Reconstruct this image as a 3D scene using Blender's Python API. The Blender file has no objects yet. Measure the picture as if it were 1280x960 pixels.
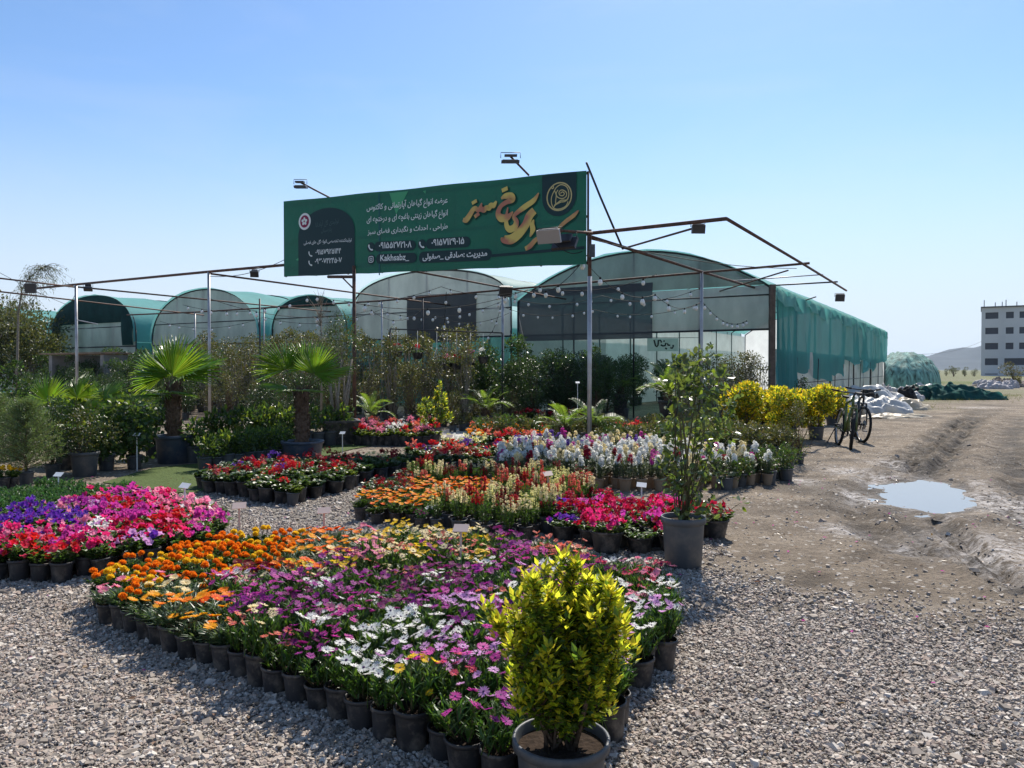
import bpy, math, random, unicodedata
import numpy as np
from mathutils import Vector, Matrix
random.seed(7); RG = np.random.default_rng(7)
PI = math.pi
scene = bpy.context.scene
COL = scene.collection
def sr(r, g, b):
    f = lambda c: (c/255/12.92) if c/255 <= .04045 else ((c/255+.055)/1.055)**2.4
    return (f(r), f(g), f(b))
# ------------------------------------------------------------------ camera geometry
H, FP, PITCH = 1.4, 961.0, math.atan(18/961)
def ray(px, py):
    xn, yn = (px-640)/FP, (480-py)/FP
    return Vector((xn, math.cos(PITCH)+yn*math.sin(PITCH), -math.sin(PITCH)+yn*math.cos(PITCH)))
def G(px, py, z=0.0):
    d = ray(px, py); t = (z-H)/d.z
    return Vector((d.x*t, d.y*t, z))
def A(px, py, D):
    d = ray(px, py); t = D/d.y
    return Vector((d.x*t, D, H+d.z*t))
def PX(p):
    v = Vector(p)-Vector((0, 0, H))
    dep = v.y*math.cos(PITCH)-v.z*math.sin(PITCH); up = v.y*math.sin(PITCH)+v.z*math.cos(PITCH)
    return 640+FP*v.x/dep, 480-FP*up/dep
U = Vector((.8535, -.521, 0)); V = Vector((.521, .8535, 0))     # along the fronts (to the right), into the plot
# ------------------------------------------------------------------ mesh builder
class MB:
    def __init__(s): s.v=[]; s.l=[]; s.n=[]; s.m=[]; s.s=[]; s.k=0
    def add(s, V_, F_, mat=0, smooth=False):
        V_ = np.asarray(V_, float).reshape(-1, 3)
        if isinstance(F_, np.ndarray):
            s.l.append((F_+s.k).ravel()); s.n.append(np.full(len(F_), F_.shape[1])); c = len(F_)
        else:
            c = len(F_)
            s.l.append(np.array([i+s.k for f in F_ for i in f])); s.n.append(np.array([len(f) for f in F_]))
        s.m.append(np.broadcast_to(np.asarray(mat), (c,)).copy()); s.s.append(np.full(c, smooth)); s.v.append(V_); s.k += len(V_)
        return s
    def mesh(s, name, mats):
        me = bpy.data.meshes.new(name)
        v = np.concatenate(s.v); l = np.concatenate(s.l).astype(np.int32); n = np.concatenate(s.n).astype(np.int32)
        me.vertices.add(len(v)); me.vertices.foreach_set('co', v.astype(np.float32).ravel())
        me.loops.add(len(l)); me.loops.foreach_set('vertex_index', l)
        me.polygons.add(len(n)); st = np.concatenate([[0], np.cumsum(n)[:-1]]).astype(np.int32)
        me.polygons.foreach_set('loop_start', st)
        me.polygons.foreach_set('material_index', np.concatenate(s.m).astype(np.int32))
        me.polygons.foreach_set('use_smooth', np.concatenate(s.s))
        for m in (mats if isinstance(mats, (list, tuple)) else [mats]): me.materials.append(m)
        me.update(calc_edges=True)
        return me
    # shapes ----------------------------------------------------------
    def box(s, c, size, mat=0, R=None):
        x, y, z = [a/2 for a in size]
        v = np.array([[-x,-y,-z],[x,-y,-z],[x,y,-z],[-x,y,-z],[-x,-y,z],[x,-y,z],[x,y,z],[-x,y,z]])
        if R is not None: v = v@np.array(R).T
        return s.add(v+np.array(c), np.array([[0,3,2,1],[4,5,6,7],[0,1,5,4],[1,2,6,5],[2,3,7,6],[3,0,4,7]]), mat)
    def tube(s, pts, r, seg=6, mat=0, smooth=True, caps=True):
        P = np.array([list(p) for p in pts], float); n = len(P)
        r = np.broadcast_to(np.asarray(r, float), (n,))
        T = np.gradient(P, axis=0); T /= (np.linalg.norm(T, axis=1, keepdims=True)+1e-12)
        a = np.array([0, 0, 1.]) if abs(T[0][2]) < .9 else np.array([1., 0, 0])
        vs = []
        x = np.cross(a, T[0]); x /= np.linalg.norm(x)
        for i in range(n):
            x = x-T[i]*x.dot(T[i]); x /= np.linalg.norm(x); y = np.cross(T[i], x)
            th = np.arange(seg)*2*PI/seg
            vs.append(P[i]+r[i]*(np.cos(th)[:, None]*x+np.sin(th)[:, None]*y))
        f = [[i*seg+j, i*seg+(j+1)%seg, (i+1)*seg+(j+1)%seg, (i+1)*seg+j] for i in range(n-1) for j in range(seg)]
        if caps: f += [list(range(seg))[::-1], [(n-1)*seg+j for j in range(seg)]]
        return s.add(np.concatenate(vs), f, mat, smooth)
    def lathe(s, prof, seg=16, mat=0, smooth=True, c=(0,0,0), ex=None):
        th = np.arange(seg)*2*PI/seg; n = len(prof)
        vs = np.array([[[r*math.cos(t), r*math.sin(t), z] for t in th] for r, z in prof]).reshape(-1, 3)
        if ex is not None: vs[:, 0] *= ex
        f = [[i*seg+j, i*seg+(j+1)%seg, (i+1)*seg+(j+1)%seg, (i+1)*seg+j] for i in range(n-1) for j in range(seg)]
        return s.add(vs+np.array(c), f, mat, smooth)
    def disc(s, r, z, seg=16, mat=0, c=(0,0,0)):
        th = np.arange(seg)*2*PI/seg
        v = np.stack([r*np.cos(th), r*np.sin(th), np.full(seg, z)], 1)+np.array(c)
        return s.add(v, [list(range(seg))], mat)
    def scat(s, tpl, P, R, S, mat=0, smooth=False):
        tv, tf = tpl; P = np.asarray(P, float); n = len(P)
        if n == 0: return s
        S = np.asarray(S, float)
        if S.ndim == 1: S = np.repeat(S[:, None], 3, 1)
        vv = np.einsum('nij,nkj->nki', R, tv[None]*S[:, None, :])+P[:, None, :]
        off = (np.arange(n)*len(tv))[:, None, None]
        f = (tf[None]+off).reshape(-1, tf.shape[1])
        m = mat if np.ndim(mat) == 0 else np.repeat(np.asarray(mat), len(tf))
        return s.add(vv.reshape(-1, 3), f, m, smooth)
def nrm(a): return a/(np.linalg.norm(a, axis=-1, keepdims=True)+1e-9)
def frames(d, up=None, g=None):
    g = g or RG; d = nrm(np.asarray(d, float))
    r = g.normal(size=d.shape) if up is None else np.broadcast_to(np.asarray(up, float), d.shape)+g.normal(size=d.shape)*.25
    x = nrm(np.cross(d, r)); z = np.cross(x, d)
    return np.stack([x, d, z], axis=2)
LEAF = (np.array([[0,0,0],[-.5,.45,.07],[0,.5,-.06],[.5,.45,.07],[0,1,-.1]]), np.array([[0,2,4,1],[0,3,4,2]]))
LEAFR = (np.array([[0,0,0],[-.42,.25,.05],[-.46,.65,.04],[0,1,-.12],[.46,.65,.04],[.42,.25,.05],[0,.5,-.06]]),
         np.array([[0,6,2,1],[6,3,3,2],[0,5,4,6],[6,4,3,3]]))
LEAFR = (LEAFR[0], np.array([[0,6,2,1],[0,5,4,6],[6,4,3,2]]))
BLADE = (np.array([[-.5,0,0],[.5,0,0],[.35,.6,.05],[-.35,.6,.05],[0,1,-.1]]), np.array([[0,1,2,3],[3,2,4,4]]))
BLADE = (np.array([[-.5,0,0],[.5,0,0],[.3,.55,.04],[-.3,.55,.04],[.05,1,-.08],[-.05,1,-.08]]), np.array([[0,1,2,3],[3,2,4,5]]))
# ------------------------------------------------------------------ materials
def mat(name): 
    m = bpy.data.materials.new(name); m.use_nodes = True; n = m.node_tree.nodes; n.clear()
    return m, n, m.node_tree.links
def out(n, l, sock):
    o = n.new('ShaderNodeOutputMaterial'); l.new(sock, o.inputs[0]); return o
def plain(name, col, rough=.6, spec=.4, metal=0, var=0, noise=0, nscale=8, bump=0, dirt=None):
    m, n, l = mat(name)
    b = n.new('ShaderNodeBsdfPrincipled'); b.inputs['Base Color'].default_value = (*col, 1)
    b.inputs['Roughness'].default_value = rough; b.inputs['Specular IOR Level'].default_value = spec; b.inputs['Metallic'].default_value = metal
    cs = None
    if var or noise or dirt:
        hs = n.new('ShaderNodeHueSaturation'); hs.inputs['Color'].default_value = (*col, 1); cs = hs.outputs[0]
        v = None
        if var:
            oi = n.new('ShaderNodeObjectInfo'); mr = n.new('ShaderNodeMapRange'); l.new(oi.outputs['Random'], mr.inputs[0])
            mr.inputs[3].default_value = 1-var; mr.inputs[4].default_value = 1+var; v = mr.outputs[0]
        if noise:
            tc = n.new('ShaderNodeTexCoord'); nt = n.new('ShaderNodeTexNoise'); nt.inputs['Scale'].default_value = nscale; nt.inputs['Detail'].default_value = 6
            l.new(tc.outputs['Object'], nt.inputs['Vector'])
            mr = n.new('ShaderNodeMapRange'); l.new(nt.outputs[0], mr.inputs[0]); mr.inputs[1].default_value=.25; mr.inputs[2].default_value=.75
            mr.inputs[3].default_value = 1-noise; mr.inputs[4].default_value = 1+noise
            if v is not None:
                mm = n.new('ShaderNodeMath'); mm.operation='MULTIPLY'; l.new(v, mm.inputs[0]); l.new(mr.outputs[0], mm.inputs[1]); v = mm.outputs[0]
            else: v = mr.outputs[0]
            if bump:
                bp = n.new('ShaderNodeBump'); bp.inputs['Strength'].default_value = bump; bp.inputs['Distance'].default_value=.02
                l.new(nt.outputs[0], bp.inputs['Height']); l.new(bp.outputs[0], b.inputs['Normal'])
        if v is not None: l.new(v, hs.inputs['Value'])
        if dirt:
            tc = n.new('ShaderNodeTexCoord'); nt = n.new('ShaderNodeTexNoise'); nt.inputs['Scale'].default_value = dirt[1]; nt.inputs['Detail'].default_value = 8; nt.inputs['Roughness'].default_value=.7
            l.new(tc.outputs['Object'], nt.inputs['Vector'])
            mr = n.new('ShaderNodeMapRange'); l.new(nt.outputs[0], mr.inputs[0]); mr.inputs[1].default_value=.48; mr.inputs[2].default_value=.68; mr.inputs[4].default_value=dirt[2]
            mx = n.new('ShaderNodeMix'); mx.data_type='RGBA'; l.new(mr.outputs[0], mx.inputs[0]); l.new(cs, mx.inputs[6]); mx.inputs[7].default_value=(*dirt[0],1); cs = mx.outputs[2]
        l.new(cs, b.inputs['Base Color'])
    out(n, l, b.outputs[0]); return m
def leafm(name, col, tcol=None, tr=.45, var=.3, rough=.42, spec=.5, hue=.02, pal=None):
    """leaf / petal: varied per leaf, lets light through"""
    m, n, l = mat(name)
    if tcol is None: tcol = tuple(min(.9, c*k) for c, k in zip(col, (2.0, 1.7, .9)))
    ge = n.new('ShaderNodeNewGeometry'); oi = n.new('ShaderNodeObjectInfo')
    ad = n.new('ShaderNodeMath'); ad.operation='ADD'; l.new(ge.outputs['Random Per Island'], ad.inputs[0]); l.new(oi.outputs['Random'], ad.inputs[1])
    fr = n.new('ShaderNodeMath'); fr.operation='FRACT'; l.new(ad.outputs[0], fr.inputs[0])
    mr = n.new('ShaderNodeMapRange'); l.new(fr.outputs[0], mr.inputs[0]); mr.inputs[3].default_value=1-var; mr.inputs[4].default_value=1+var
    f2 = n.new('ShaderNodeMath'); f2.operation='MULTIPLY'; l.new(fr.outputs[0], f2.inputs[0]); f2.inputs[1].default_value=7.31
    f3 = n.new('ShaderNodeMath'); f3.operation='FRACT'; l.new(f2.outputs[0], f3.inputs[0])
    hr = n.new('ShaderNodeMapRange'); l.new(f3.outputs[0], hr.inputs[0]); hr.inputs[3].default_value=.5-hue; hr.inputs[4].default_value=.5+hue
    def hs(c):
        h = n.new('ShaderNodeHueSaturation'); l.new(mr.outputs[0], h.inputs['Value']); l.new(hr.outputs[0], h.inputs['Hue']); h.inputs['Color'].default_value=(*c,1); return h
    a, b = hs(col), hs(tcol)
    p = n.new('ShaderNodeBsdfPrincipled'); p.inputs['Roughness'].default_value=rough; p.inputs['Specular IOR Level'].default_value=spec
    t = n.new('ShaderNodeBsdfTranslucent'); l.new(a.outputs[0], p.inputs['Base Color']); l.new(b.outputs[0], t.inputs['Color'])
    mx = n.new('ShaderNodeMixShader'); mx.inputs[0].default_value=tr; l.new(p.outputs[0], mx.inputs[1]); l.new(t.outputs[0], mx.inputs[2])
    out(n, l, mx.outputs[0]); return m
def cloth(name, col, tcol=None, tr=.4, thru=0., noise=.2, nscale=1.2, rough=.7, spec=.2, stretch=(1,1,1)):
    m, n, l = mat(name); tcol = tcol or col
    tc = n.new('ShaderNodeTexCoord'); mp = n.new('ShaderNodeMapping'); mp.inputs['Scale'].default_value = stretch; l.new(tc.outputs['Object'], mp.inputs[0])
    nt = n.new('ShaderNodeTexNoise'); nt.inputs['Scale'].default_value=nscale; nt.inputs['Detail'].default_value=7; nt.inputs['Roughness'].default_value=.6; l.new(mp.outputs[0], nt.inputs['Vector'])
    mr = n.new('ShaderNodeMapRange'); l.new(nt.outputs[0], mr.inputs[0]); mr.inputs[1].default_value=.3; mr.inputs[2].default_value=.7; mr.inputs[3].default_value=1-noise; mr.inputs[4].default_value=1+noise
    def hs(c):
        h = n.new('ShaderNodeHueSaturation'); l.new(mr.outputs[0], h.inputs['Value']); h.inputs['Color'].default_value=(*c,1); return h
    p = n.new('ShaderNodeBsdfPrincipled'); p.inputs['Roughness'].default_value=rough; p.inputs['Specular IOR Level'].default_value=spec; l.new(hs(col).outputs[0], p.inputs['Base Color'])
    bp = n.new('ShaderNodeBump'); bp.inputs['Strength'].default_value=.6; bp.inputs['Distance'].default_value=.08; l.new(nt.outputs[0], bp.inputs['Height']); l.new(bp.outputs[0], p.inputs['Normal'])
    t = n.new('ShaderNodeBsdfTranslucent'); l.new(hs(tcol).outputs[0], t.inputs['Color'])
    mx = n.new('ShaderNodeMixShader'); mx.inputs[0].default_value=tr; l.new(p.outputs[0], mx.inputs[1]); l.new(t.outputs[0], mx.inputs[2])
    s = mx.outputs[0]
    if thru:
        tp = n.new('ShaderNodeBsdfTransparent'); m2 = n.new('ShaderNodeMixShader'); m2.inputs[0].default_value=thru
        l.new(s, m2.inputs[1]); l.new(tp.outputs[0], m2.inputs[2]); s = m2.outputs[0]
    out(n, l, s); return m
M = {}
M['pot'] = plain('black_pot_plastic', (.024,.024,.026), .5, .4, var=.4, dirt=((.20,.17,.14), 11, .75))
M['greypot'] = plain('grey_pot_plastic', (.06,.066,.072), .5, .45, var=.25, dirt=((.2,.18,.15), 9, .4))
M['beigepot'] = plain('tan_pot_plastic', (.27,.19,.12), .6, .35, var=.18, dirt=((.12,.09,.07), 12, .5))
M['bluepot'] = plain('slate_pot_plastic', (.035,.05,.075), .45, .5, var=.2, dirt=((.2,.18,.16), 7, .4))
M['soil'] = plain('soil', (.035,.024,.017), .95, .1, noise=.5, nscale=60, bump=.6)
M['rust'] = plain('rusty_pipe', (.085,.05,.038), .7, .3, noise=.4, nscale=12, dirt=((.2,.08,.04), 6, .7))
M['galv'] = plain('galvanised_pipe', (.45,.45,.45), .45, .5, .5, noise=.2, nscale=10, dirt=((.2,.15,.12), 5, .6))
M['dark'] = plain('dark_metal', (.025,.025,.028), .5, .4, noise=.3)
M['black'] = plain('black_rubber', (.012,.012,.012), .75, .3)
M['white'] = plain('white_paint', (.75,.75,.73), .5, .4, noise=.06)
M['bark'] = plain('brown_bark', (.12,.08,.055), .9, .1, noise=.45, nscale=30, bump=.8)
M['stem'] = plain('green_brown_stem', (.1,.09,.045), .8, .2, noise=.3, nscale=30)
M['greybark'] = plain('grey_bark', (.24,.21,.17), .85, .1, noise=.35, nscale=25, bump=.6)
M['pink_tag'] = plain('pale_pink_plastic', (.62,.47,.4), .55, .3, noise=.06)
# leaves
M['l_daisy'] = leafm('daisy_leaf', (.05,.115,.022), tr=.42)
M['l_mari'] = leafm('marigold_leaf', (.045,.1,.02))
M['l_gaz'] = leafm('gazania_leaf', (.07,.125,.06), tr=.35)
M['l_pet'] = leafm('petunia_leaf', (.06,.125,.03))
M['l_seed'] = leafm('seedling_leaf', (.045,.13,.045), tr=.35)
M['l_dark'] = leafm('dark_leaf', (.025,.055,.018), tr=.3, spec=.6, rough=.35)
M['l_mid'] = leafm('mid_leaf', (.04,.085,.022), tr=.4)
M['l_lime'] = leafm('lime_leaf', (.1,.16,.025), tr=.5)
M['l_gold'] = leafm('golden_leaf', (.46,.46,.025), (.80,.78,.05), tr=.55, var=.4, hue=.03, spec=.35, rough=.5)
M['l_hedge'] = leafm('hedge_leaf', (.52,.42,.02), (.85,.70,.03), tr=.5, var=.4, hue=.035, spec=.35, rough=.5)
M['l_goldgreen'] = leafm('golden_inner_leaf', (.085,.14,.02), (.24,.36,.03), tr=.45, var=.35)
M['l_olive'] = leafm('olive_leaf', (.065,.085,.026), tr=.33, hue=.03)
M['l_brown'] = leafm('brownish_leaf', (.085,.092,.032), tr=.36, hue=.04, var=.4)
M['l_gray'] = leafm('grey_green_leaf', (.10,.14,.085), tr=.3)
M['l_camel'] = leafm('glossy_leaf', (.075,.12,.04), tr=.45, spec=.9, rough=.3)
M['l_pine'] = leafm('pine_needle', (.085,.14,.06), tr=.4)
M['l_palm'] = leafm('palm_blade', (.08,.17,.025), (.30,.48,.03), tr=.5, var=.2, spec=.6, rough=.35)
M['l_cycad'] = leafm('cycad_leaflet', (.045,.10,.02), (.22,.34,.03), tr=.45, var=.25, spec=.6)
M['l_tree'] = leafm('far_tree_leaf', (.075,.095,.045), tr=.35)
PETAL = {}
def petal(name, col, t=None, tr=.4, var=.16):
    PETAL[name] = leafm('petal_'+name.replace(' ', '_'), col, t or tuple(min(.95, c*1.25) for c in col), tr=tr, var=var, spec=.2, rough=.6, hue=.008)
for nme, c in {'dark purple':(.20,.010,.12), 'purple':(.34,.03,.27), 'magenta':(.55,.05,.33), 'lilac':(.62,.32,.60), 'white':(.78,.77,.72), 'cream':(.80,.68,.40),
               'yellow':(.85,.56,.03), 'orange':(.86,.25,.012), 'deep orange':(.80,.14,.01), 'pink':(.74,.24,.36), 'hot pink':(.70,.03,.17), 'red':(.55,.012,.02),
               'crimson':(.34,.01,.03), 'violet':(.12,.03,.34), 'rose':(.62,.06,.12), 'dark red':(.20,.008,.015), 'salmon':(.72,.18,.12), 'gold':(.83,.40,.015), 'pale yellow':(.78,.72,.32)}.items(): petal(nme, c)
M['eye_purple'] = plain('dark_flower_eye', (.05,.02,.08), .8, .2)
M['eye_yellow'] = plain('yellow_flower_eye', (.6,.33,.02), .8, .2, noise=.3, nscale=200)
# ------------------------------------------------------------------ objects
def tag(o, label=None, cat=None, group=None, kind=None):
    if label: o['label'] = label
    if cat: o['category'] = cat
    if group: o['group'] = group
    if kind: o['kind'] = kind
    return o
def empty(name, loc=(0,0,0), rz=0, label=None, cat=None, group=None):
    o = bpy.data.objects.new(name, None); COL.objects.link(o); o.location = loc; o.rotation_euler = (0,0,rz); o.empty_display_size=.05
    return tag(o, label, cat, group)
def ob(name, me, parent=None, loc=(0,0,0), rot=None, sc=None, label=None):
    o = bpy.data.objects.new(name, me); COL.objects.link(o); o.location = loc
    if rot is not None: o.rotation_euler = rot
    if sc is not None: o.scale = (sc,)*3 if np.isscalar(sc) else sc
    if parent is not None: o.parent = parent
    if label: o['label'] = label
    return o
def struct(name, me):
    o = ob(name, me); o['kind']='structure'; return o
ORD = 'zeroth first second third fourth fifth sixth seventh eighth ninth tenth eleventh twelfth thirteenth fourteenth fifteenth sixteenth seventeenth eighteenth nineteenth twentieth'.split()
TENS = {2:'twenty',3:'thirty',4:'forty'}
def ordn(i):
    if i <= 20: return ORD[i]
    if i == 30: return 'thirtieth'
    return TENS[i//10]+'-'+ORD[i % 10]
def inpoly(x, y, P):
    c = False; j = len(P)-1
    for i in range(len(P)):
        if (P[i][1] > y) != (P[j][1] > y) and x < (P[j][0]-P[i][0])*(y-P[i][1])/(P[j][1]-P[i][1])+P[i][0]: c = not c
        j = i
    return c
def inpoly_np(x, y, P):
    c = np.zeros(x.shape, bool); j = len(P)-1
    for i in range(len(P)):
        if P[i][1] != P[j][1]:
            c ^= ((P[i][1] > y) != (P[j][1] > y)) & (x < (P[j][0]-P[i][0])*(y-P[i][1])/(P[j][1]-P[i][1])+P[i][0])
        j = i
    return c
def bedrows(poly, ang, su, sv, jit=.012):
    """rows of spots inside a ground polygon; row 1 is the one nearest the camera, spots run left to right"""
    c, s = math.cos(ang), math.sin(ang)
    q = [(x*c+y*s, -x*s+y*c) for x, y in poly]
    u0, u1 = min(a for a, b in q), max(a for a, b in q); v0, v1 = min(b for a, b in q), max(b for a, b in q)
    rows = []; v = v0+sv*.5; k = 0
    while v < v1:
        row = []; u = u0+su*(.25 if k % 2 else .6)
        while u < u1:
            x, y = u*c-v*s, u*s+v*c
            if inpoly(x, y, poly) and -25 < PX((x, y, .15))[0] < 1300: row.append((x+random.uniform(-jit, jit), y+random.uniform(-jit, jit)))
            u += su
        if row: rows.append(row)
        v += sv; k += 1
    return rows
# ================================================================== CAMERA, SKY, SUN
cam = bpy.data.cameras.new('camera'); co = bpy.data.objects.new('camera', cam); COL.objects.link(co)
co.location = (0,0,H); co.rotation_euler = (PI/2-PITCH, 0, 0); cam.sensor_width = 36; cam.lens = 36*FP/1280; cam.clip_end = 20000; cam.clip_start=.05
scene.camera = co
SUN_EL, SUN_AZ = math.radians(47), math.radians(18)
w = bpy.data.worlds.new('World'); scene.world = w; w.use_nodes = True
wn, wl = w.node_tree.nodes, w.node_tree.links; wn.clear()
sky = wn.new('ShaderNodeTexSky'); sky.sky_type='NISHITA'; sky.sun_disc=False; sky.sun_elevation=SUN_EL; sky.sun_rotation=SUN_AZ
sky.altitude=900; sky.air_density=1.0; sky.dust_density=.6; sky.ozone_density=2.5
bg = wn.new('ShaderNodeBackground'); bg.inputs[1].default_value=.125
tint = wn.new('ShaderNodeMix'); tint.data_type='RGBA'; tint.blend_type='MULTIPLY'; tint.inputs[0].default_value=1; tint.inputs[7].default_value=(.74,.86,.95,1); wl.new(sky.outputs[0], tint.inputs[6])
wt = wn.new('ShaderNodeTexCoord'); ws_ = wn.new('ShaderNodeSeparateXYZ'); wl.new(wt.outputs['Generated'], ws_.inputs[0])
wr = wn.new('ShaderNodeMapRange'); wr.interpolation_type='SMOOTHERSTEP'; wr.inputs[1].default_value=-.02; wr.inputs[2].default_value=.36; wr.inputs[3].default_value=.92; wr.inputs[4].default_value=0; wl.new(ws_.outputs[2], wr.inputs[0])
hz = wn.new('ShaderNodeMix'); hz.data_type='RGBA'; hz.inputs[7].default_value=(4.15,4.55,5.1,1); wl.new(wr.outputs[0], hz.inputs[0]); wl.new(tint.outputs[2], hz.inputs[6]); cn = wn.new('ShaderNodeTexNoise'); cn.inputs['Scale'].default_value=2.2; cn.inputs['Detail'].default_value=7; cn.inputs['Roughness'].default_value=.55; cn.inputs['Distortion'].default_value=.6
cm = wn.new('ShaderNodeMapping'); cm.inputs['Scale'].default_value=(1,1,4); wl.new(wt.outputs['Generated'], cm.inputs[0]); wl.new(cm.outputs[0], cn.inputs['Vector'])
cr = wn.new('ShaderNodeMapRange'); cr.inputs[1].default_value=.48; cr.inputs[2].default_value=.78; cr.inputs[4].default_value=.20; wl.new(cn.outputs[0], cr.inputs[0])
cx = wn.new('ShaderNodeMix'); cx.data_type='RGBA'; cx.inputs[7].default_value=(4.6,4.9,5.2,1); wl.new(cr.outputs[0], cx.inputs[0]); wl.new(hz.outputs[2], cx.inputs[6]); wl.new(cx.outputs[2], bg.inputs[0])
wo = wn.new('ShaderNodeOutputWorld'); wl.new(bg.outputs[0], wo.inputs[0])
sl = bpy.data.lights.new('sun', 'SUN'); sl.energy=5.0; sl.angle=math.radians(.53); sl.color=(1,.93,.83)
so = bpy.data.objects.new('sun', sl); COL.objects.link(so)
sdir = Vector((math.sin(SUN_AZ)*math.cos(SUN_EL), math.cos(SUN_AZ)*math.cos(SUN_EL), math.sin(SUN_EL)))
so.rotation_euler = sdir.to_track_quat('Z','Y').to_euler()
scene.view_settings.view_transform='Standard'; scene.view_settings.look='None'; scene.view_settings.gamma=1; scene.view_settings.exposure=0.52
scene.cycles.use_denoising = True
scene.cycles.max_bounces=8; scene.cycles.transparent_max_bounces=12; scene.cycles.transmission_bounces=4; scene.cycles.diffuse_bounces=4; scene.cycles.glossy_bounces=2
scene.cycles.sample_clamp_indirect=6; scene.cycles.caustics_reflective=False; scene.cycles.caustics_refractive=False

# ================================================================== BED OUTLINES (ground metres)
def gp(*pts): return [tuple(G(*p)[:2]) for p in pts]
BED_DAISY = [(.04,2.50),(-.52,2.90),(-1.2,3.38),(-1.72,3.80),(-2.26,4.24),(-2.48,4.5),(-2.25,5.25),(-1.55,5.72),(-.75,5.62),(.05,5.25),(.70,4.65),(.93,4.30),(.80,3.75),(.52,3.15),(.36,2.85)]
BED_PET = [(-4.6,5.05),(-3.4,4.98),(-2.75,5.05),(-2.35,5.45),(-2.30,6.2),(-2.75,6.95),(-3.4,7.5),(-3.95,7.6),(-4.3,6.4),(-4.9,6.1)]
BED_SEED = [(-5.2,6.15),(-4.9,6.2),(-4.35,6.5),(-4.05,7.6),(-3.9,8.1),(-4.9,8.3),(-5.8,8.0),(-5.6,7.0)]
BED_GER = [(-2.27,7.80),(-2.95,8.35),(-3.72,8.95),(-3.55,9.6),(-2.9,10.3),(-1.65,11.0),(-1.4,10.7),(-1.66,9.6)]
BED_MID = gp((446,652),(560,668),(655,684),(742,642),(736,625)) + [(.35,8.75),(-.45,9.05),(-1.15,9.3),(-1.55,8.6)]
BED_STOCK = [(-.22,9.0),(.6,9.05),(1.4,8.75),(2.2,8.85),(3.05,9.2),(3.25,9.7),(2.7,11.2),(1.6,12.0),(.4,12.1),(-.15,11.2)]
BED_RED = gp((520,588),(560,594),(600,592),(655,572)) + [(.15,11.7),(-.6,11.9),(-1.55,11.5)]
BED_PANSY = [(.30,6.25),(.62,5.82),(1.05,5.75),(1.42,5.95),(1.72,6.35),(1.5,7.1),(.9,7.45),(.4,7.2)]
ALLBEDS = [BED_DAISY, BED_PET, BED_SEED, BED_GER, BED_MID, BED_STOCK, BED_RED, BED_PANSY]

# ================================================================== GROUND
def vnoise(x, y, seed=0):
    xi, yi = np.floor(x).astype(np.int64), np.floor(y).astype(np.int64); fx, fy = x-xi, y-yi
    fx = fx*fx*(3-2*fx); fy = fy*fy*(3-2*fy)
    def h(a, b):
        n = (a*374761393+b*668265263+seed*982451653) & 0x7fffffff
        n = ((n ^ (n >> 13))*1274126177) & 0x7fffffff
        return ((n ^ (n >> 16)) & 0xffff)/65535.
    return (h(xi,yi)*(1-fx)+h(xi+1,yi)*fx)*(1-fy)+(h(xi,yi+1)*(1-fx)+h(xi+1,yi+1)*fx)*fy
def fbm(x, y, oct=4, seed=0):
    t = 0; a = .5
    for i in range(oct): t = t+a*(vnoise(x*2**i, y*2**i, seed+i)-.5); a *= .55
    return t
def segd(x, y, pts):
    d = np.full(x.shape, 1e9); 
    for (ax,ay),(bx,by) in zip(pts[:-1], pts[1:]):
        vx, vy = bx-ax, by-ay; t = np.clip(((x-ax)*vx+(y-ay)*vy)/(vx*vx+vy*vy), 0, 1)
        d = np.minimum(d, np.hypot(x-ax-t*vx, y-ay-t*vy))
    return d
RUTS = [(gp((1240,508),(1222,522),(1200,545),(1180,572),(1150,596)), .22, .055), (gp((1200,524),(1170,545),(1140,572),(1125,590)), .14, .03),
        (gp((1278,520),(1265,545),(1262,580),(1280,620)), .25, .03),
        (gp((1148,640),(1172,655),(1192,672),(1225,700),(1275,735)), .13, .05), (gp((1118,640),(1140,662),(1165,682)), .10, .035),
        (gp((1085,598),(1070,618),(1064,640),(1085,668),(1130,688),(1175,694)), .13, .03), (gp((1240,620),(1262,640),(1290,650)), .2, .03),
        (gp((1160,640),(1185,668),(1240,730)), .04, .03), (gp((1000,735),(1020,720)), .10, .02),
        (gp((1262,486),(1245,500),(1215,520),(1160,556),(1100,600),(1060,640)), .16, .03), (gp((1300,560),(1276,600),(1290,660)), .16, .035), (gp((1205,524),(1175,552),(1135,590)), .06, .035), (gp((1226,519),(1198,552),(1166,590)), .06, .035),
        (gp((1085,655),(1130,674),(1190,700),(1260,742)), .05, .025), (gp((1060,700),(1110,690),(1160,700)), .08, .02), (gp((1180,648),(1215,680),(1262,720)), .05, .03)]
PUD_C = G(1172, 618)
PUD = gp((1106,606),(1130,601),(1158,599),(1185,602),(1198,612),(1206,620),(1218,629),(1195,633),(1180,640),(1150,635),(1118,628),(1107,620))
def pud_field(x, y):
    d = segd(x, y, PUD+PUD[:1]); ins = inpoly_np(x, y, PUD)
    return np.where(ins, -d, d)
def gravel_mask(x, y):
    n = fbm(x*1.1, y*1.1, 4, 3)*1.1
    m = np.where(x < 1.0, np.clip((10.6+.25*x+n-y)/1.2, 0, 1), 0)
    b = 4.55-.08*(x-1.2)+n*2.2
    m2 = np.clip((b+.7-y)/2.0, 0, 1)**1.4
    m3 = np.clip((1.9-x+n*.9)/.8, 0, 1)*np.clip((8.2-y+n)/1.0, 0, 1)
    return np.maximum(np.maximum(m, m2), m3)*np.clip(1.25-1.1*np.clip((fbm(x*.9+5, y*.9, 4, 77)-.10)*4, 0, .7), 0, 1)
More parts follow.
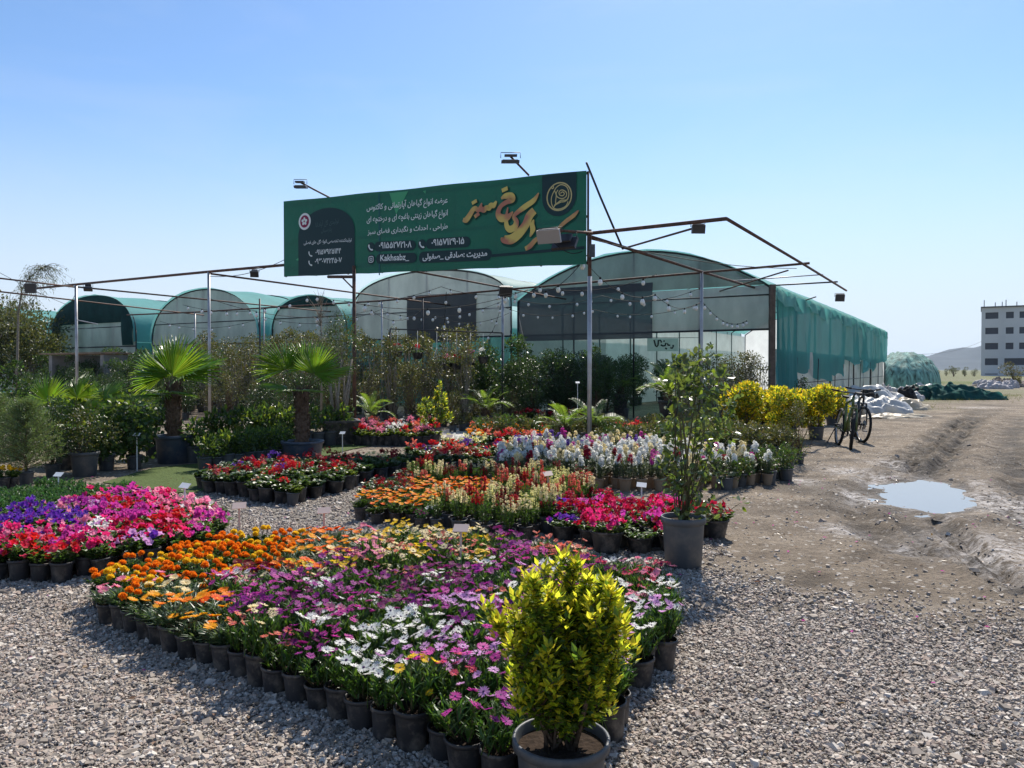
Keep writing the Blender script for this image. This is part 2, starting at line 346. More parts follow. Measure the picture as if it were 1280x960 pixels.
def height(x, y):
    near = np.clip((60-y)/30, 0, 1)
    road = np.clip((x-1.6)/2.5, 0, 1)
    z = fbm(x*.35, y*.35, 3, 11)*.10*road*near + fbm(x*2.2, y*2.2, 4, 5)*(.008+.030*road)*near
    rough_ = road*near*np.clip(.35+fbm(x*.8, y*.8, 3, 55)*2.2, 0, 1)
    z = z+((vnoise(x*6.5, y*6.5, 61)-.5)*.026+(vnoise(x*10, y*10, 62)-.5)*.022)*rough_
    for pts, wd, dp in RUTS:
        d = segd(x, y, pts); z = z-dp*np.exp(-(d/wd)**2)*(.7+.8*vnoise(x*9, y*9, 2)) + dp*.6*np.exp(-((d-wd*1.8)/(wd*.6))**2)*(.3+1.1*vnoise(x*6, y*6, 8)) + (vnoise(x*9, y*9, 63)-.5)*.06*np.exp(-(d/(wd*1.8))**2)*min(1, dp*20)*(.4+vnoise(x*1.5,y*1.5,64))
    dd = pud_field(x, y); e = fbm(x*3.1, y*3.1, 4, 21)*.28
    z = z*(np.clip((dd-.02)/.5, .12, 1)) - .035*np.clip(1-(dd+e)/.25, 0, 1.6) + .012*np.exp(-((dd+e-.45)/.25)**2)
    return z
def gz(x, y): return float(height(np.array([float(x)]), np.array([float(y)]))[0])
def axis(lo, a, b, hi, st, grow=1.35):
    c = list(np.arange(a, b, st)); r = []; d = st; p = c[-1]
    while p < hi: d *= grow; p += d; r.append(p)
    l = []; d = st; p = c[0]
    while p > lo: d *= grow; p -= d; l.append(p)
    return np.array(l[::-1]+c+r)
xs = axis(-6000, -8, 13, 6000, .055); ys = axis(-40, 1.2, 24, 9000, .055, 1.12)
XX, YY = np.meshgrid(xs, ys); x, y = XX.ravel(), YY.ravel()
ZZ = height(x, y)
nx, ny = len(xs), len(ys)
ii = (np.arange(ny-1)[:, None]*nx+np.arange(nx-1)[None]).ravel()
Fq = np.stack([ii, ii+1, ii+nx+1, ii+nx], 1)
m, n, l = mat('ground_dirt_and_gravel')
at = n.new('ShaderNodeAttribute'); at.attribute_name='cover'; sp = n.new('ShaderNodeSeparateColor'); l.new(at.outputs['Color'], sp.inputs[0])
tc = n.new('ShaderNodeTexCoord')
def noise(sc, det=6, ro=.6, vec=None):
    t = n.new('ShaderNodeTexNoise'); t.inputs['Scale'].default_value=sc; t.inputs['Detail'].default_value=det; t.inputs['Roughness'].default_value=ro; l.new(vec or tc.outputs['Object'], t.inputs['Vector']); return t
def ramp(sock, stops):
    r = n.new('ShaderNodeValToRGB'); l.new(sock, r.inputs[0]); e = r.color_ramp.elements
    while len(e) < len(stops): e.new(.5)
    for q, (p_, c_) in zip(e, stops): q.position=p_; q.color=(*c_, 1)
    return r.outputs[0]
def mixc(f, a, b, mode='MIX'):
    q = n.new('ShaderNodeMix'); q.data_type='RGBA'; q.blend_type=mode
    if isinstance(f, float): q.inputs[0].default_value=f
    else: l.new(f, q.inputs[0])
    for i, c in ((6,a),(7,b)):
        if isinstance(c, tuple): q.inputs[i].default_value=(*c,1)
        else: l.new(c, q.inputs[i])
    return q.outputs[2]
def maprange(s, a, b, c=0., d=1.):
    q = n.new('ShaderNodeMapRange'); l.new(s, q.inputs[0]); 
    for i, v_ in zip((1,2,3,4), (a,b,c,d)): q.inputs[i].default_value=v_
    return q.outputs[0]
dirt = ramp(noise(1.7, 9, .62).outputs[0], [(.3,(.118,.092,.067)),(.5,(.205,.165,.122)),(.7,(.305,.252,.192))])
fine = noise(42, 5, .7); dirt = mixc(1.0, dirt, ramp(fine.outputs[0], [(.32,(.55,.54,.53)),(.5,(1,1,1)),(.68,(1.25,1.22,1.2))]), 'MULTIPLY')
spots = noise(9, 3, .5); dirt = mixc(maprange(spots.outputs[0], .62, .72, 0, .6), dirt, (.075,.058,.045))
# scattered pale and dark stones pressed in the soil
vo = n.new('ShaderNodeTexVoronoi'); vo.inputs['Scale'].default_value=36; l.new(tc.outputs['Object'], vo.inputs['Vector'])
vs = n.new('ShaderNodeSeparateColor'); l.new(vo.outputs['Color'], vs.inputs[0])
gcol = ramp(vs.outputs[0], [(0,(.18,.155,.13)),(.35,(.31,.27,.23)),(.7,(.40,.36,.31)),(1,(.56,.52,.46))])
edge = maprange(vo.outputs['Distance'], .25, .8, 1., .4)
gv = n.new('ShaderNodeHueSaturation'); l.new(gcol, gv.inputs['Color']); l.new(edge, gv.inputs['Value'])
mul = n.new('ShaderNodeMath'); mul.operation='GREATER_THAN'; l.new(vs.outputs[1], mul.inputs[0]); mul.inputs[1].default_value=.93
base = mixc(mul.outputs[0], dirt, gcol)
base = mixc(sp.outputs[0], base, gv.outputs[0])
# wet mud and white salt crust, dry grass
base = mixc(sp.outputs[1], base, (.034,.027,.021))
sn = noise(11, 8, .75); crust = n.new('ShaderNodeMath'); crust.operation='MULTIPLY'; l.new(at.outputs['Alpha'], crust.inputs[0]); l.new(maprange(sn.outputs[0], .42, .6), crust.inputs[1])
base = mixc(crust.outputs[0], base, (.62,.58,.55))
gn = noise(3, 8, .7); grass = n.new('ShaderNodeMath'); grass.operation='MULTIPLY'; l.new(sp.outputs[2], grass.inputs[0]); l.new(maprange(gn.outputs[0], .32, .5), grass.inputs[1])
base = mixc(grass.outputs[0], base, ramp(noise(30, 4).outputs[0], [(.3,(.045,.085,.02)),(.7,(.14,.165,.045))]))
pb = n.new('ShaderNodeBsdfPrincipled'); pb.inputs['Roughness'].default_value=.9; pb.inputs['Specular IOR Level'].default_value=.25; l.new(base, pb.inputs['Base Color'])
l.new(maprange(sp.outputs[1], .2, 1., .95, .8), pb.inputs['Roughness'])
b1 = n.new('ShaderNodeBump'); b1.inputs['Strength'].default_value=1; b1.inputs['Distance'].default_value=.045; l.new(noise(14, 10, .72).outputs[0], b1.inputs['Height'])
b2 = n.new('ShaderNodeBump'); b2.inputs['Distance'].default_value=.014; b2.invert=True; l.new(vo.outputs['Distance'], b2.inputs['Height']); l.new(sp.outputs[0], b2.inputs['Strength']); l.new(b1.outputs[0], b2.inputs['Normal'])
l.new(b2.outputs[0], pb.inputs['Normal']); out(n, l, pb.outputs[0])
gm = MB().add(np.stack([x, y, ZZ], 1), Fq, 0, True).mesh('ground', m)
ca = gm.attributes.new('cover', 'FLOAT_COLOR', 'POINT')
wet = np.zeros(x.shape)
for pts, wd, dp in RUTS: wet = np.maximum(wet, np.exp(-(segd(x,y,pts)/(wd*1.3))**2)*min(1, dp*28)*np.clip(.85+fbm(x*2.5,y*2.5,4,9)*2.5, 0, 1))
pdd = pud_field(x, y)+fbm(x*2.2, y*2.2, 4, 31)*.5
wet = np.maximum(wet, np.clip(1-np.abs(pdd-.03)/.2, 0, 1)*.9)
wet = np.maximum(wet, np.clip((fbm(x*.5,y*.9,5,91)-.12)*5,0,.55)*np.clip((x-1.8)/1.5,0,1)*np.clip((y-5)/2,0,1)*np.clip((45-y)/20,0,1))
salt = np.exp(-((pdd-.28)/.2)**2)*np.clip(.6+fbm(x*1.5,y*1.5,3,40)*3, 0, 1)
for (px_, py_), rr in (((1052,663),.16),((1130,687),.12),((1245,628),.6),((1268,695),.45),((1110,582),.25),((1228,510),.5),((1060,590),.3),((1000,600),.2)):
    c_ = G(px_, py_); salt = np.maximum(salt, np.exp(-(np.hypot((x-c_.x), (y-c_.y)*.6)/rr)**2)*.9)
grs = np.zeros(x.shape)
for (px_, py_), rx, ry in (((1130,492),4.5,5),((1200,489),4,5),((1085,500),2.5,3),((1105,510),1.2,1.5),((1180,478),14,25),((1270,478),20,20)):
    c_ = G(px_, py_); grs = np.maximum(grs, np.exp(-(((x-c_.x)/rx)**2+((y-c_.y)/ry)**2)))
grs = np.maximum(grs, np.clip((y-70)/60, 0, .7))
ca.data.foreach_set('color', np.stack([gravel_mask(x,y), wet, grs, salt], 1).astype(np.float32).ravel())
struct('ground', gm)
# puddle: a still sheet of murky water lying in its hollow
pw, n, l = mat('puddle_water'); p = n.new('ShaderNodeBsdfPrincipled'); p.inputs['Base Color'].default_value=(.22,.215,.20,1); p.inputs['Roughness'].default_value=.03; p.inputs['IOR'].default_value=1.33; p.inputs['Specular IOR Level'].default_value=.9; out(n,l,p.outputs[0])
pv = [(PUD_C.x+(a-PUD_C.x)*1.35, PUD_C.y+(b-PUD_C.y)*1.35, -.027) for a, b in PUD]
struct('puddle', MB().add(pv, [list(range(len(pv)))[::-1]]).mesh('puddle', pw))
# crushed stone, loose, many thousands
gs, n, l = mat('crushed_stone'); p = n.new('ShaderNodeBsdfPrincipled'); p.inputs['Roughness'].default_value=.75; p.inputs['Specular IOR Level'].default_value=.35
ge = n.new('ShaderNodeNewGeometry'); r = n.new('ShaderNodeValToRGB'); l.new(ge.outputs['Random Per Island'], r.inputs[0])
e = r.color_ramp.elements
for _ in range(4): e.new(.5)
for q, (p_, c_) in zip(e, [(0,(.15,.13,.11)),(.2,(.28,.235,.19)),(.45,(.38,.325,.27)),(.65,(.33,.25,.20)),(.85,(.45,.40,.345)),(.95,(.54,.49,.43)),(1,(.66,.62,.56))]): q.position=p_; q.color=(*c_,1)
l.new(r.outputs[0], p.inputs['Base Color']); out(n, l, p.outputs[0])
def stone_tpl():
    v = np.array([[-1,-1,-1],[1,-1,-1],[1,1,-1],[-1,1,-1],[-1,-1,1],[1,-1,1],[1,1,1],[-1,1,1]], float)*.5
    v *= RG.uniform(.55, 1.0, v.shape); v[4:, :2] *= RG.uniform(.45, .9); return v, np.array([[0,3,2,1],[4,5,6,7],[0,1,5,4],[1,2,6,5],[2,3,7,6],[3,0,4,7]])
def stones(N, ylo, yhi, size, dens=1.0, mask=True, xlo=None, xhi=None):
    yy = np.sqrt(RG.uniform(ylo**2, yhi**2, N)); xx = RG.uniform(-.72, .72, N)*yy
    if xlo is not None: xx = RG.uniform(xlo, xhi, N)
    k = np.ones(N, bool)
    gmk = gravel_mask(xx, yy)
    k &= RG.random(N) < (gmk if mask else (1-gmk)*dens)
    k &= pud_field(xx, yy) > .12
    for b in ALLBEDS:
        c = np.array(b).mean(0); shr = [(c[0]+(a-c[0])*.86, c[1]+(q-c[1])*.86) for a, q in b]
        k &= ~inpoly_np(xx, yy, shr)
    return xx[k], yy[k]
sb = MB()
for N, lo, hi, s0 in ((100000,2.1,4.4,.0138),(115000,4.4,7.0,.0155),(40000,7.0,10.5,.019)):
    xx, yy = stones(N, lo, hi, s0); zz = height(xx, yy)
    g = RG.integers(0, 14, len(xx))
    for t in range(14):
        q = g == t; c = q.sum()
        if not c: continue
        d = RG.normal(size=(c,3)); d[:, 2] *= .35
        R = frames(d, (0,0,1)); S = s0*RG.lognormal(0, .42, c)[:, None]*np.stack([RG.uniform(.7,1.15,c), RG.uniform(.9,1.5,c), RG.uniform(.3,.6,c)], 1)
        sb.scat(stone_tpl(), np.stack([xx[q], yy[q], zz[q]+RG.uniform(-.001,.009,c)], 1), R, S)
tag(ob('gravel', sb.mesh('gravel', gs)), 'loose grey crushed stone gravel covering the foreground and aisles', 'gravel', kind='stuff')
sb = MB()
xx, yy = stones(26000, 4.2, 16, .02, 1.0, False); q = (xx > .9); xx, yy = xx[q], yy[q]
q = RG.random(len(xx)) < np.clip(1.25-(yy-4)/9, .12, 1)*.55; xx, yy = xx[q], yy[q]; zz = height(xx, yy)
g = RG.integers(0, 10, len(xx))
for t in range(10):
    q = g == t; c = q.sum(); d = RG.normal(size=(c,3)); d[:,2]*=.3
    S = .013*RG.lognormal(0,.55,c)[:,None]*np.stack([RG.uniform(.7,1.2,c), RG.uniform(.9,1.6,c), RG.uniform(.4,.8,c)],1)
    sb.scat(stone_tpl(), np.stack([xx[q],yy[q],zz[q]+.001],1), frames(d,(0,0,1)), S)
tag(ob('pebbles', sb.mesh('pebbles', gs)), 'small pebbles and clods scattered over the bare dirt track', 'pebbles', kind='stuff')
# ================================================================== POTS, FOLIAGE, FLOWERS (shared meshes)
def pot_mesh(name, r, h, material, taper=.78, seg=18, rim=.006, soil=.85):
    b = MB(); rb = r*taper
    prof = [(0,0),(rb*.96,0),(rb,.006),(r*.955,h-.02*h/.13),(r*.96,h-.018*h/.13),(r+rim*.6,h-.016*h/.13),(r+rim*.6,h-.002),(r+rim*.3,h),(r-.002,h),(r-.004,h-.004),(r*.93,h*soil)]
    b.lathe(prof, seg, 0, True); b.disc(r*.935, h*soil+.001, seg, 1)
    return b.mesh(name, [material, M['soil']])
POT = pot_mesh('pot', .064, .125, M['pot']); POTB = pot_mesh('pot', .07, .135, M['beigepot'], .72)
POTG = pot_mesh('pot', .066, .13, M['greypot']); BOWL = pot_mesh('pot', .115, .14, M['pot'], .74, 24); POTM = pot_mesh('pot', .085, .15, M['pot'])
def tuft(n, r, z0, z1, L, W, up, tpl=LEAF, stems=8, spread=1.0, seed=None):
    """leafy tuft growing out of a pot: stems from the soil and leaves along them"""
    b = MB(); P=[]; D=[]
    for k in range(stems):
        a = random.uniform(0, 2*PI); rr = r*math.sqrt(random.random()); ht = random.uniform(.7,1.0)*(z1-z0)*(1-.3*(rr/r)**2)
        p0 = np.array([rr*.35*math.cos(a), rr*.35*math.sin(a), z0-.01]); p1 = np.array([rr*spread*math.cos(a), rr*spread*math.sin(a), z0+ht])
        b.tube([p0,(p0+p1)/2+RG.normal(size=3)*.004,p1], [.0022,.0018,.0012], 4, 1)
        for j in range(max(1, n//stems)):
            t = random.uniform(.12,1)**.8; q = p0+(p1-p0)*t
            da = random.uniform(0, 2*PI) if random.random()<.55 else a
            P.append(q); D.append([math.cos(da), math.sin(da), up*random.uniform(.4,1.6)])
    D = np.array(D); S = np.stack([np.full(len(D), W), np.full(len(D), L), np.full(len(D), L)],1)*RG.uniform(.65,1.25,len(D))[:,None]
    b.scat(tpl, P, frames(D, (0,0,1)), S, 0); return b
def daisy_mesh(col, eye, n=15, r=.03, stem=.09, cup=.12, w=.15, rows=1):
    b = MB()
    for k in range(rows):
        pet = (np.array([[-.10,.12,0],[.10,.12,0],[.5*w*2.0,.62,cup*.6],[.22*w*2,1,cup],[-.22*w*2,1,cup],[-.5*w*2.0,.62,cup*.6]])*r*(1-.22*k)+np.array([0,0,.002*k]), np.array([[0,1,2,5],[5,2,3,4]]))
        th = np.arange(n)*2*PI/n+k*PI/n+RG.normal(size=n)*.05
        R = np.array([[[math.cos(t),-math.sin(t),0],[math.sin(t),math.cos(t),0],[0,0,1]] for t in th])
        b.scat(pet, np.zeros((n,3))+RG.normal(size=(n,3))*[0,0,.0012], R, RG.uniform(.88,1.06,n), 0)
    b.lathe([(r*.24,-.001),(r*.22,r*.07),(r*.12,r*.12),(0,r*.13)], 8, 1, True)
    if stem: b.tube([(0,0,-.001),(.004,.002,-stem*.5),(0,0,-stem)], [.0016,.0018,.002], 4, 2)
    return b.mesh('flower', [PETAL[col], M[eye], M['l_daisy']])
def pom_mesh(col, r=.0225, stem=.06):
    b = MB(); n = 95
    i = np.arange(n)+.5; ph = np.arccos(1-1.35*i/n); th = PI*(1+5**.5)*i
    D = np.stack([np.cos(th)*np.sin(ph), np.sin(th)*np.sin(ph), np.cos(ph)],1)
    pet = (np.array([[-.2,0,0],[.2,0,0],[.34,.8,.05],[.12,1,.12],[-.12,.94,.02],[-.34,.8,.1]]), np.array([[0,1,2,5],[5,2,3,4]]))
    b.scat(pet, D*r*.42*[1,1,.8], frames(D+RG.normal(size=D.shape)*.22), np.full(n, r*.62)*RG.uniform(.8,1.1,n), 0)
    b.lathe([(0,-r*.55),(r*.3,-r*.35),(r*.5,0),(0,r*.2)], 8, 0, True)
    b.tube([(0,0,-r*.4),(0,0,-stem)], [.0024,.002], 4, 1)
    return b.mesh('flower', [PETAL[col], M['l_mari']])
def trumpet(b, P, D, r, mat, eye=None):
    """petunia: five-lobed ruffled funnels"""
    th = np.arange(15)*2*PI/15; rr = 1-.10*np.cos(5*th)**2*0-.13*(np.cos(5*th) < -.4)
    o = np.stack([rr*np.cos(th), .12*np.sin(5*th+1)+.06*np.cos(10*th), rr*np.sin(th)],1); o[:,1]+= .0
    i_ = np.stack([.42*np.cos(th), np.full(15,-.16), .42*np.sin(th)],1); c = np.stack([.13*np.cos(th), np.full(15,-.75), .13*np.sin(th)],1)
    v = np.concatenate([o,i_,c]); f=[]; 
    for j in range(15):
        k=(j+1)%15; f += [[j,k,15+k,15+j],[15+j,15+k,30+k,30+j]]
    b.scat((v, np.array(f)), P, frames(D), np.full(len(P), r)*RG.uniform(.8,1.15,len(P)), mat)
def rose5(b, P, D, r, mat, eye=None):
    """flat five-petalled bloom (pansy, geranium, primrose)"""
    f = []; v = [[0,-.05,0]]
    for j in range(5):
        t = j*2*PI/5
        for da, rr, h in ((-.50,.55,0),(-.45,.95,.08),(0,1.05,.02),(.45,.95,.08),(.50,.55,0)):
            v.append([rr*math.cos(t+da), h-.05, rr*math.sin(t+da)])
        k = 1+5*j; f += [[0,k,k+1,k+2],[0,k+2,k+3,k+4]]
    b.scat((np.array(v), np.array(f)), P, frames(D), np.full(len(P), r)*RG.uniform(.8,1.15,len(P)), mat)
    if eye is not None:
        e = np.array([[.28*math.cos(t), .02, .28*math.sin(t)] for t in np.arange(6)*PI/3])
        b.scat((e, np.array([[0,1,2,3],[0,3,4,5]])), np.asarray(P)+nrm(np.asarray(D,float))*.0015, frames(D), np.full(len(P), r), eye)
def dome(n, r, z, hgt):
    a = RG.uniform(0,2*PI,n); q = np.sqrt(RG.random(n))
    P = np.stack([r*q*np.cos(a), r*q*np.sin(a), z+hgt*(1-q**2)+RG.normal(size=n)*hgt*.2],1)
    D = np.stack([q*np.cos(a)*.8, q*np.sin(a)*.8, np.full(n,.75)],1)+RG.normal(size=(n,3))*.35
    return P, D
FOL = {}
def fol(key, fn, mats, n=4): FOL[key] = [fn().mesh('foliage', mats) for _ in range(n)]
fol('daisy', lambda: tuft(330,.085,.115,.245,.042,.011,1.3,BLADE,20,1.0), [M['l_daisy'], M['stem']], 5)
fol('mari', lambda: tuft(280,.08,.115,.20,.036,.013,.5,LEAF,14), [M['l_mari'], M['stem']])
fol('gaz', lambda: tuft(230,.085,.11,.18,.075,.011,.7,BLADE,16), [M['l_gaz'], M['stem']])
fol('pet', lambda: tuft(230,.10,.115,.20,.036,.022,.5,LEAFR,14), [M['l_pet'], M['stem']])
fol('seed', lambda: tuft(200,.085,.10,.22,.035,.012,1.2,LEAF,12), [M['l_seed'], M['stem']])
fol('ger', lambda: tuft(220,.10,.12,.23,.044,.04,.35,LEAFR,16), [M['l_mid'], M['stem']])
fol('gerlime', lambda: tuft(220,.10,.12,.21,.04,.036,.35,LEAFR,16), [M['l_lime'], M['stem']])
fol('stock', lambda: tuft(260,.075,.12,.36,.055,.012,.8,BLADE,9), [M['l_gray'], M['stem']])
fol('snap', lambda: tuft(220,.07,.12,.34,.032,.009,.8,LEAF,12,.9), [M['l_daisy'], M['stem']])
fol('bowl', lambda: tuft(330,.15,.12,.20,.038,.026,.4,LEAFR,20,1.05), [M['l_pet'], M['stem']])
BLO = {}
def blo(key, fn, mats, n=3): BLO[key] = [fn().mesh('blossom', mats) for _ in range(n)]
def pet_bl(n, r, z, h, R):
    b = MB(); P, D = dome(n, r, z, h); trumpet(b, P, D, R, RG.integers(0,2,n)*(RG.random(n)<.35)); return b
for c, c2 in (('hot pink','pink'),('magenta','hot pink'),('red','rose'),('violet','purple'),('white','lilac'),('pink','white'),('crimson','hot pink'),('lilac','violet'),('purple','lilac')):
    blo('pet '+c, lambda: pet_bl(random.randint(6,11),.10,.185,.05,.027), [PETAL[c], PETAL[c2]])
for c in ('magenta','crimson','red','violet','hot pink'): blo('bowl '+c, lambda: pet_bl(random.randint(18,26),.15,.185,.06,.03), [PETAL[c], PETAL['purple' if c=='violet' else 'crimson']])
def ger_bl(n, R, eye=None, r=.085, z=.225, h=.035, cl=1):
    b = MB(); P, D = dome(n, r, z, h)
    if cl > 1:
        P = np.repeat(P, cl, 0)+RG.normal(size=(n*cl,3))*.014; D = np.repeat(D, cl, 0)+RG.normal(size=(n*cl,3))*.5
    rose5(b, P, D, R, 0, eye); return b
for c in ('dark red','red','crimson','white','pink','violet','salmon','magenta','pale yellow','orange'):
    blo('pansy '+c, lambda: ger_bl(random.randint(4,8),.024,1), [PETAL[c], M['eye_yellow'] if c != 'white' else M['eye_purple']])
    blo('few '+c, lambda: ger_bl(random.randint(2,4),.022,1,.07,.235,.03), [PETAL[c], M['eye_yellow'] if c != 'white' else M['eye_purple']])
    blo('geranium '+c, lambda: ger_bl(random.randint(4,7),.013,None,.085,.245,.045,9), [PETAL[c]])
def spike_bl(ns, z0, z1, R, pr, rad=.018, mats=None):
    b = MB(); P=[]; D=[]
    for k in range(ns):
        a = random.uniform(0,2*PI); rr = random.uniform(.2,1)*.055; top = z1*random.uniform(.88,1.05); c = np.array([rr*math.cos(a)*1.2, rr*math.sin(a)*1.2, 0])
        m_ = int(pr*(top-z0)/.1); t = RG.random(m_); ang = RG.uniform(0,2*PI,m_); q = rad*(1-.45*t)
        P.append(np.stack([c[0]+q*np.cos(ang), c[1]+q*np.sin(ang), z0+(top-z0)*t],1)); D.append(np.stack([np.cos(ang), np.sin(ang), .5+t],1))
        b.tube([(c[0]*.5,c[1]*.5,.13),(c[0],c[1],top)], [.003,.002], 4, 1)
    rose5(b, np.concatenate(P), np.concatenate(D), R, 0); return b
for c in ('white','violet','magenta','crimson','cream','lilac','red'): blo('stock '+c, lambda: spike_bl(random.randint(2,3),.29,.41,.017,24,.026), [PETAL[c], M['l_gray']])
for c in ('pale yellow','red','dark red','cream','salmon'): blo('snap '+c, lambda: spike_bl(random.randint(5,8),.26,.37,.0105,17,.010), [PETAL[c], M['l_daisy']])
for c in ('white','lilac','dark purple'): blo('small '+c, lambda: ger_bl(26,.012,None,.08,.17,.04), [PETAL[c]])
FLO = {}
for c in ('dark purple','purple','magenta','lilac','white','cream','yellow','pink','rose','salmon'):
    FLO[c] = [daisy_mesh(c, 'eye_purple', random.randint(14,17), random.uniform(.0185,.0235), .12, random.uniform(.02,.28)) for _ in range(3)]
for c in ('orange','gold','deep orange','cream','dark red','pink'): FLO['g '+c] = [daisy_mesh(c, 'eye_yellow', 16, .030, .11, .25, .16, 2) for _ in range(2)]
for c in ('orange','yellow'): FLO['m '+c] = [pom_mesh(c) for _ in range(2)]

def plant(name, loc, label, group, cat, pot, folk, blok=None, sc=1., flowers=None, extra=None):
    r = empty(name, (loc[0], loc[1], gz(*loc)-.002), random.uniform(0, 2*PI), label, cat, group)
    r.scale = (sc*random.uniform(.95,1.05), sc*random.uniform(.95,1.05), sc*random.uniform(.9,1.12)); r.rotation_euler = (random.gauss(0,.035), random.gauss(0,.035), r.rotation_euler[2])
    ob('pot', pot, r); ob('foliage', random.choice(FOL[folk]), r, rot=(0,0,random.uniform(0,6.28)))
    if blok: ob('blossom', random.choice(BLO[blok]), r, rot=(0,0,random.uniform(0,6.28)))
    for fm, p, tilt, s in (flowers or ()): ob('flower', fm, r, p, tilt, s)
    return r
def heads(keys, n, rad, z, dz, tilt=.5, s=(.85,1.12)):
    fl = []; a0 = random.random()*7
    for k in range(n):
        a = a0+k*2.4+random.uniform(-.3,.3); q = rad*math.sqrt((k+.5)/n)
        fl.append((random.choice(FLO[random.choice(keys)]), (q*math.cos(a), q*math.sin(a), z+random.uniform(-dz,dz)-q*.15), (random.uniform(-tilt,tilt), random.uniform(-tilt,tilt), random.uniform(0,6)), random.uniform(*s)))
    return fl
def nearest(seeds, p, noise_=14):
    best = None; bd = 1e9
    for (sx, sy), c in seeds:
        d = math.hypot(sx-p[0], (sy-p[1])*1.7)+random.uniform(0, noise_)
        if d < bd: bd = d; best = c
    return best
# ---- the big foreground bed -------------------------------------------------
SE = [((200,690),'M'),((230,680),'M'),((270,670),'M'),((310,660),'M'),((350,655),'M'),((400,672),'go'),((430,655),'go'),((350,690),'M'),((290,690),'M'),((185,720),'M'),((240,712),'M'),((330,668),'M'),
      ((200,735),'go'),((240,742),'go'),((270,738),'go'),((175,745),'gc'),((150,750),'gc'),((420,675),'go'),((460,660),'gc'),((440,690),'gc'),((310,705),'gp'),((350,700),'gp'),((300,730),'P'),((220,722),'gc'),((380,690),'go'),
      ((400,720),'C'),((430,700),'D'),((330,740),'P'),((360,760),'P'),((460,720),'D'),((520,730),'D'),((560,700),'D'),((500,690),'Y'),((450,740),'D'),((480,760),'D'),((400,745),'D'),((340,770),'P'),((370,725),'P'),
      ((540,680),'Y'),((600,690),'Y'),((640,690),'D'),((620,710),'P'),((580,720),'D'),((700,690),'Y'),((660,700),'P'),((740,700),'R'),((760,710),'D'),
      ((520,760),'P'),((560,750),'L'),((600,760),'L'),((640,740),'L'),((560,790),'L'),((600,800),'L'),((500,800),'W'),((460,805),'W'),((525,785),'W'),((420,790),'L'),((440,830),'W'),((480,830),'V'),((545,820),'L'),((430,775),'P'),((400,800),'P'),
      ((550,850),'X'),((560,880),'X'),((590,860),'L'),((620,880),'P'),((600,830),'L'),((330,800),'Y'),((380,815),'R'),((410,840),'V'),
      ((780,740),'K'),((800,760),'W'),((820,770),'L'),((790,720),'K'),((820,740),'W'),((830,720),'K'),((800,790),'V'),((760,760),'W'),((700,740),'P'),((690,800),'L'),((760,820),'V'),((720,720),'P')]
CN = {'C':(['cream','cream','yellow'],'cream'),'D':(['dark purple','dark purple','purple'],'dark purple'),'P':(['purple','magenta','purple'],'purple'),'Y':(['yellow','cream','salmon'],'yellow'),'L':(['magenta','purple','lilac'],'magenta'),
      'W':(['white'],'white'),'R':(['rose','salmon','dark purple'],'rose'),'V':(['lilac','white','lilac'],'pale lilac'),'X':(['salmon','yellow','magenta'],'salmon and yellow'),'K':(['pink','rose','white'],'pink')}
rows = bedrows(BED_DAISY, math.radians(-37), .137, .125)
for ri, row in enumerate(rows):
    for ci, (x, y) in enumerate(row):
        k = nearest(SE, PX((x, y, .25)), 22)
        if k in 'DPL' and random.random() < .24: k = random.choice('WWVKKY') if k != 'D' else random.choice('WYKPP')
        where = f'{ordn(ci+1)} from left in {ordn(ri+1)} row of the foreground bed'
        if k == 'M':
            kk = random.choice(['m orange','m orange','m yellow'])
            plant('marigold_plant', (x,y), f'{kk[2:]} marigold in black pot, {where}', 'marigolds in the big foreground bed', 'potted plant', POT, 'mari', None, random.uniform(.9,1.08), heads([kk], random.randint(3,5), .065, .225, .016, .3))
        elif k[0] == 'g':
            ks, nm = {'go':(['g orange','g gold','g deep orange'],'orange'),'gc':(['g cream','g pink'],'cream'),'gp':(['g dark red','g pink','g orange'],'rust red')}[k]
            key = random.choice(ks)
            plant('gazania_plant', (x,y), f'{nm} gazania in black pot, {where}', 'gazanias in the big foreground bed', 'potted plant', POT, 'gaz', None, random.uniform(.9,1.08), heads([key], random.choice([2,4,5,5]), .08, .225, .015, .45))
        else:
            ks, nm = CN[k]
            plant('daisy_plant', (x,y), f'{nm} daisy pot, {where}', 'daisies in the big foreground bed', 'potted plant', POT, 'daisy', None, random.uniform(.92,1.12), heads([random.choice(ks)], random.choice([4,6,8,9,10,11]) if random.random()>.12 else random.choice([0,1,2]), .088, .272, .024, .6))
# ---- petunias at the left -----------------------------------------------------
SP = [((20,680),'red'),((60,690),'red'),((110,690),'crimson'),((40,658),'violet'),((0,652),'violet'),((80,650),'violet'),((30,645),'violet'),((110,660),'white'),((60,665),'hot pink'),((140,650),'crimson'),((150,690),'purple'),((170,680),'lilac'),
      ((100,640),'pink'),((150,630),'red'),((190,640),'hot pink'),((230,660),'hot pink'),((200,690),'purple'),((250,640),'pink'),((290,640),'magenta'),((310,636),'white'),((180,660),'crimson'),((130,675),'hot pink'),((90,672),'magenta'),((120,615),'hot pink'),
      ((160,620),'magenta'),((200,625),'hot pink'),((240,625),'pink'),((0,700),'red'),((30,705),'hot pink'),((10,670),'hot pink'),((140,640),'magenta'),((215,650),'red'),((260,655),'magenta'),((170,650),'magenta'),((110,632),'purple'),((95,640),'violet'),((125,650),'magenta'),((0,685),'hot pink'),((75,675),'pink')]
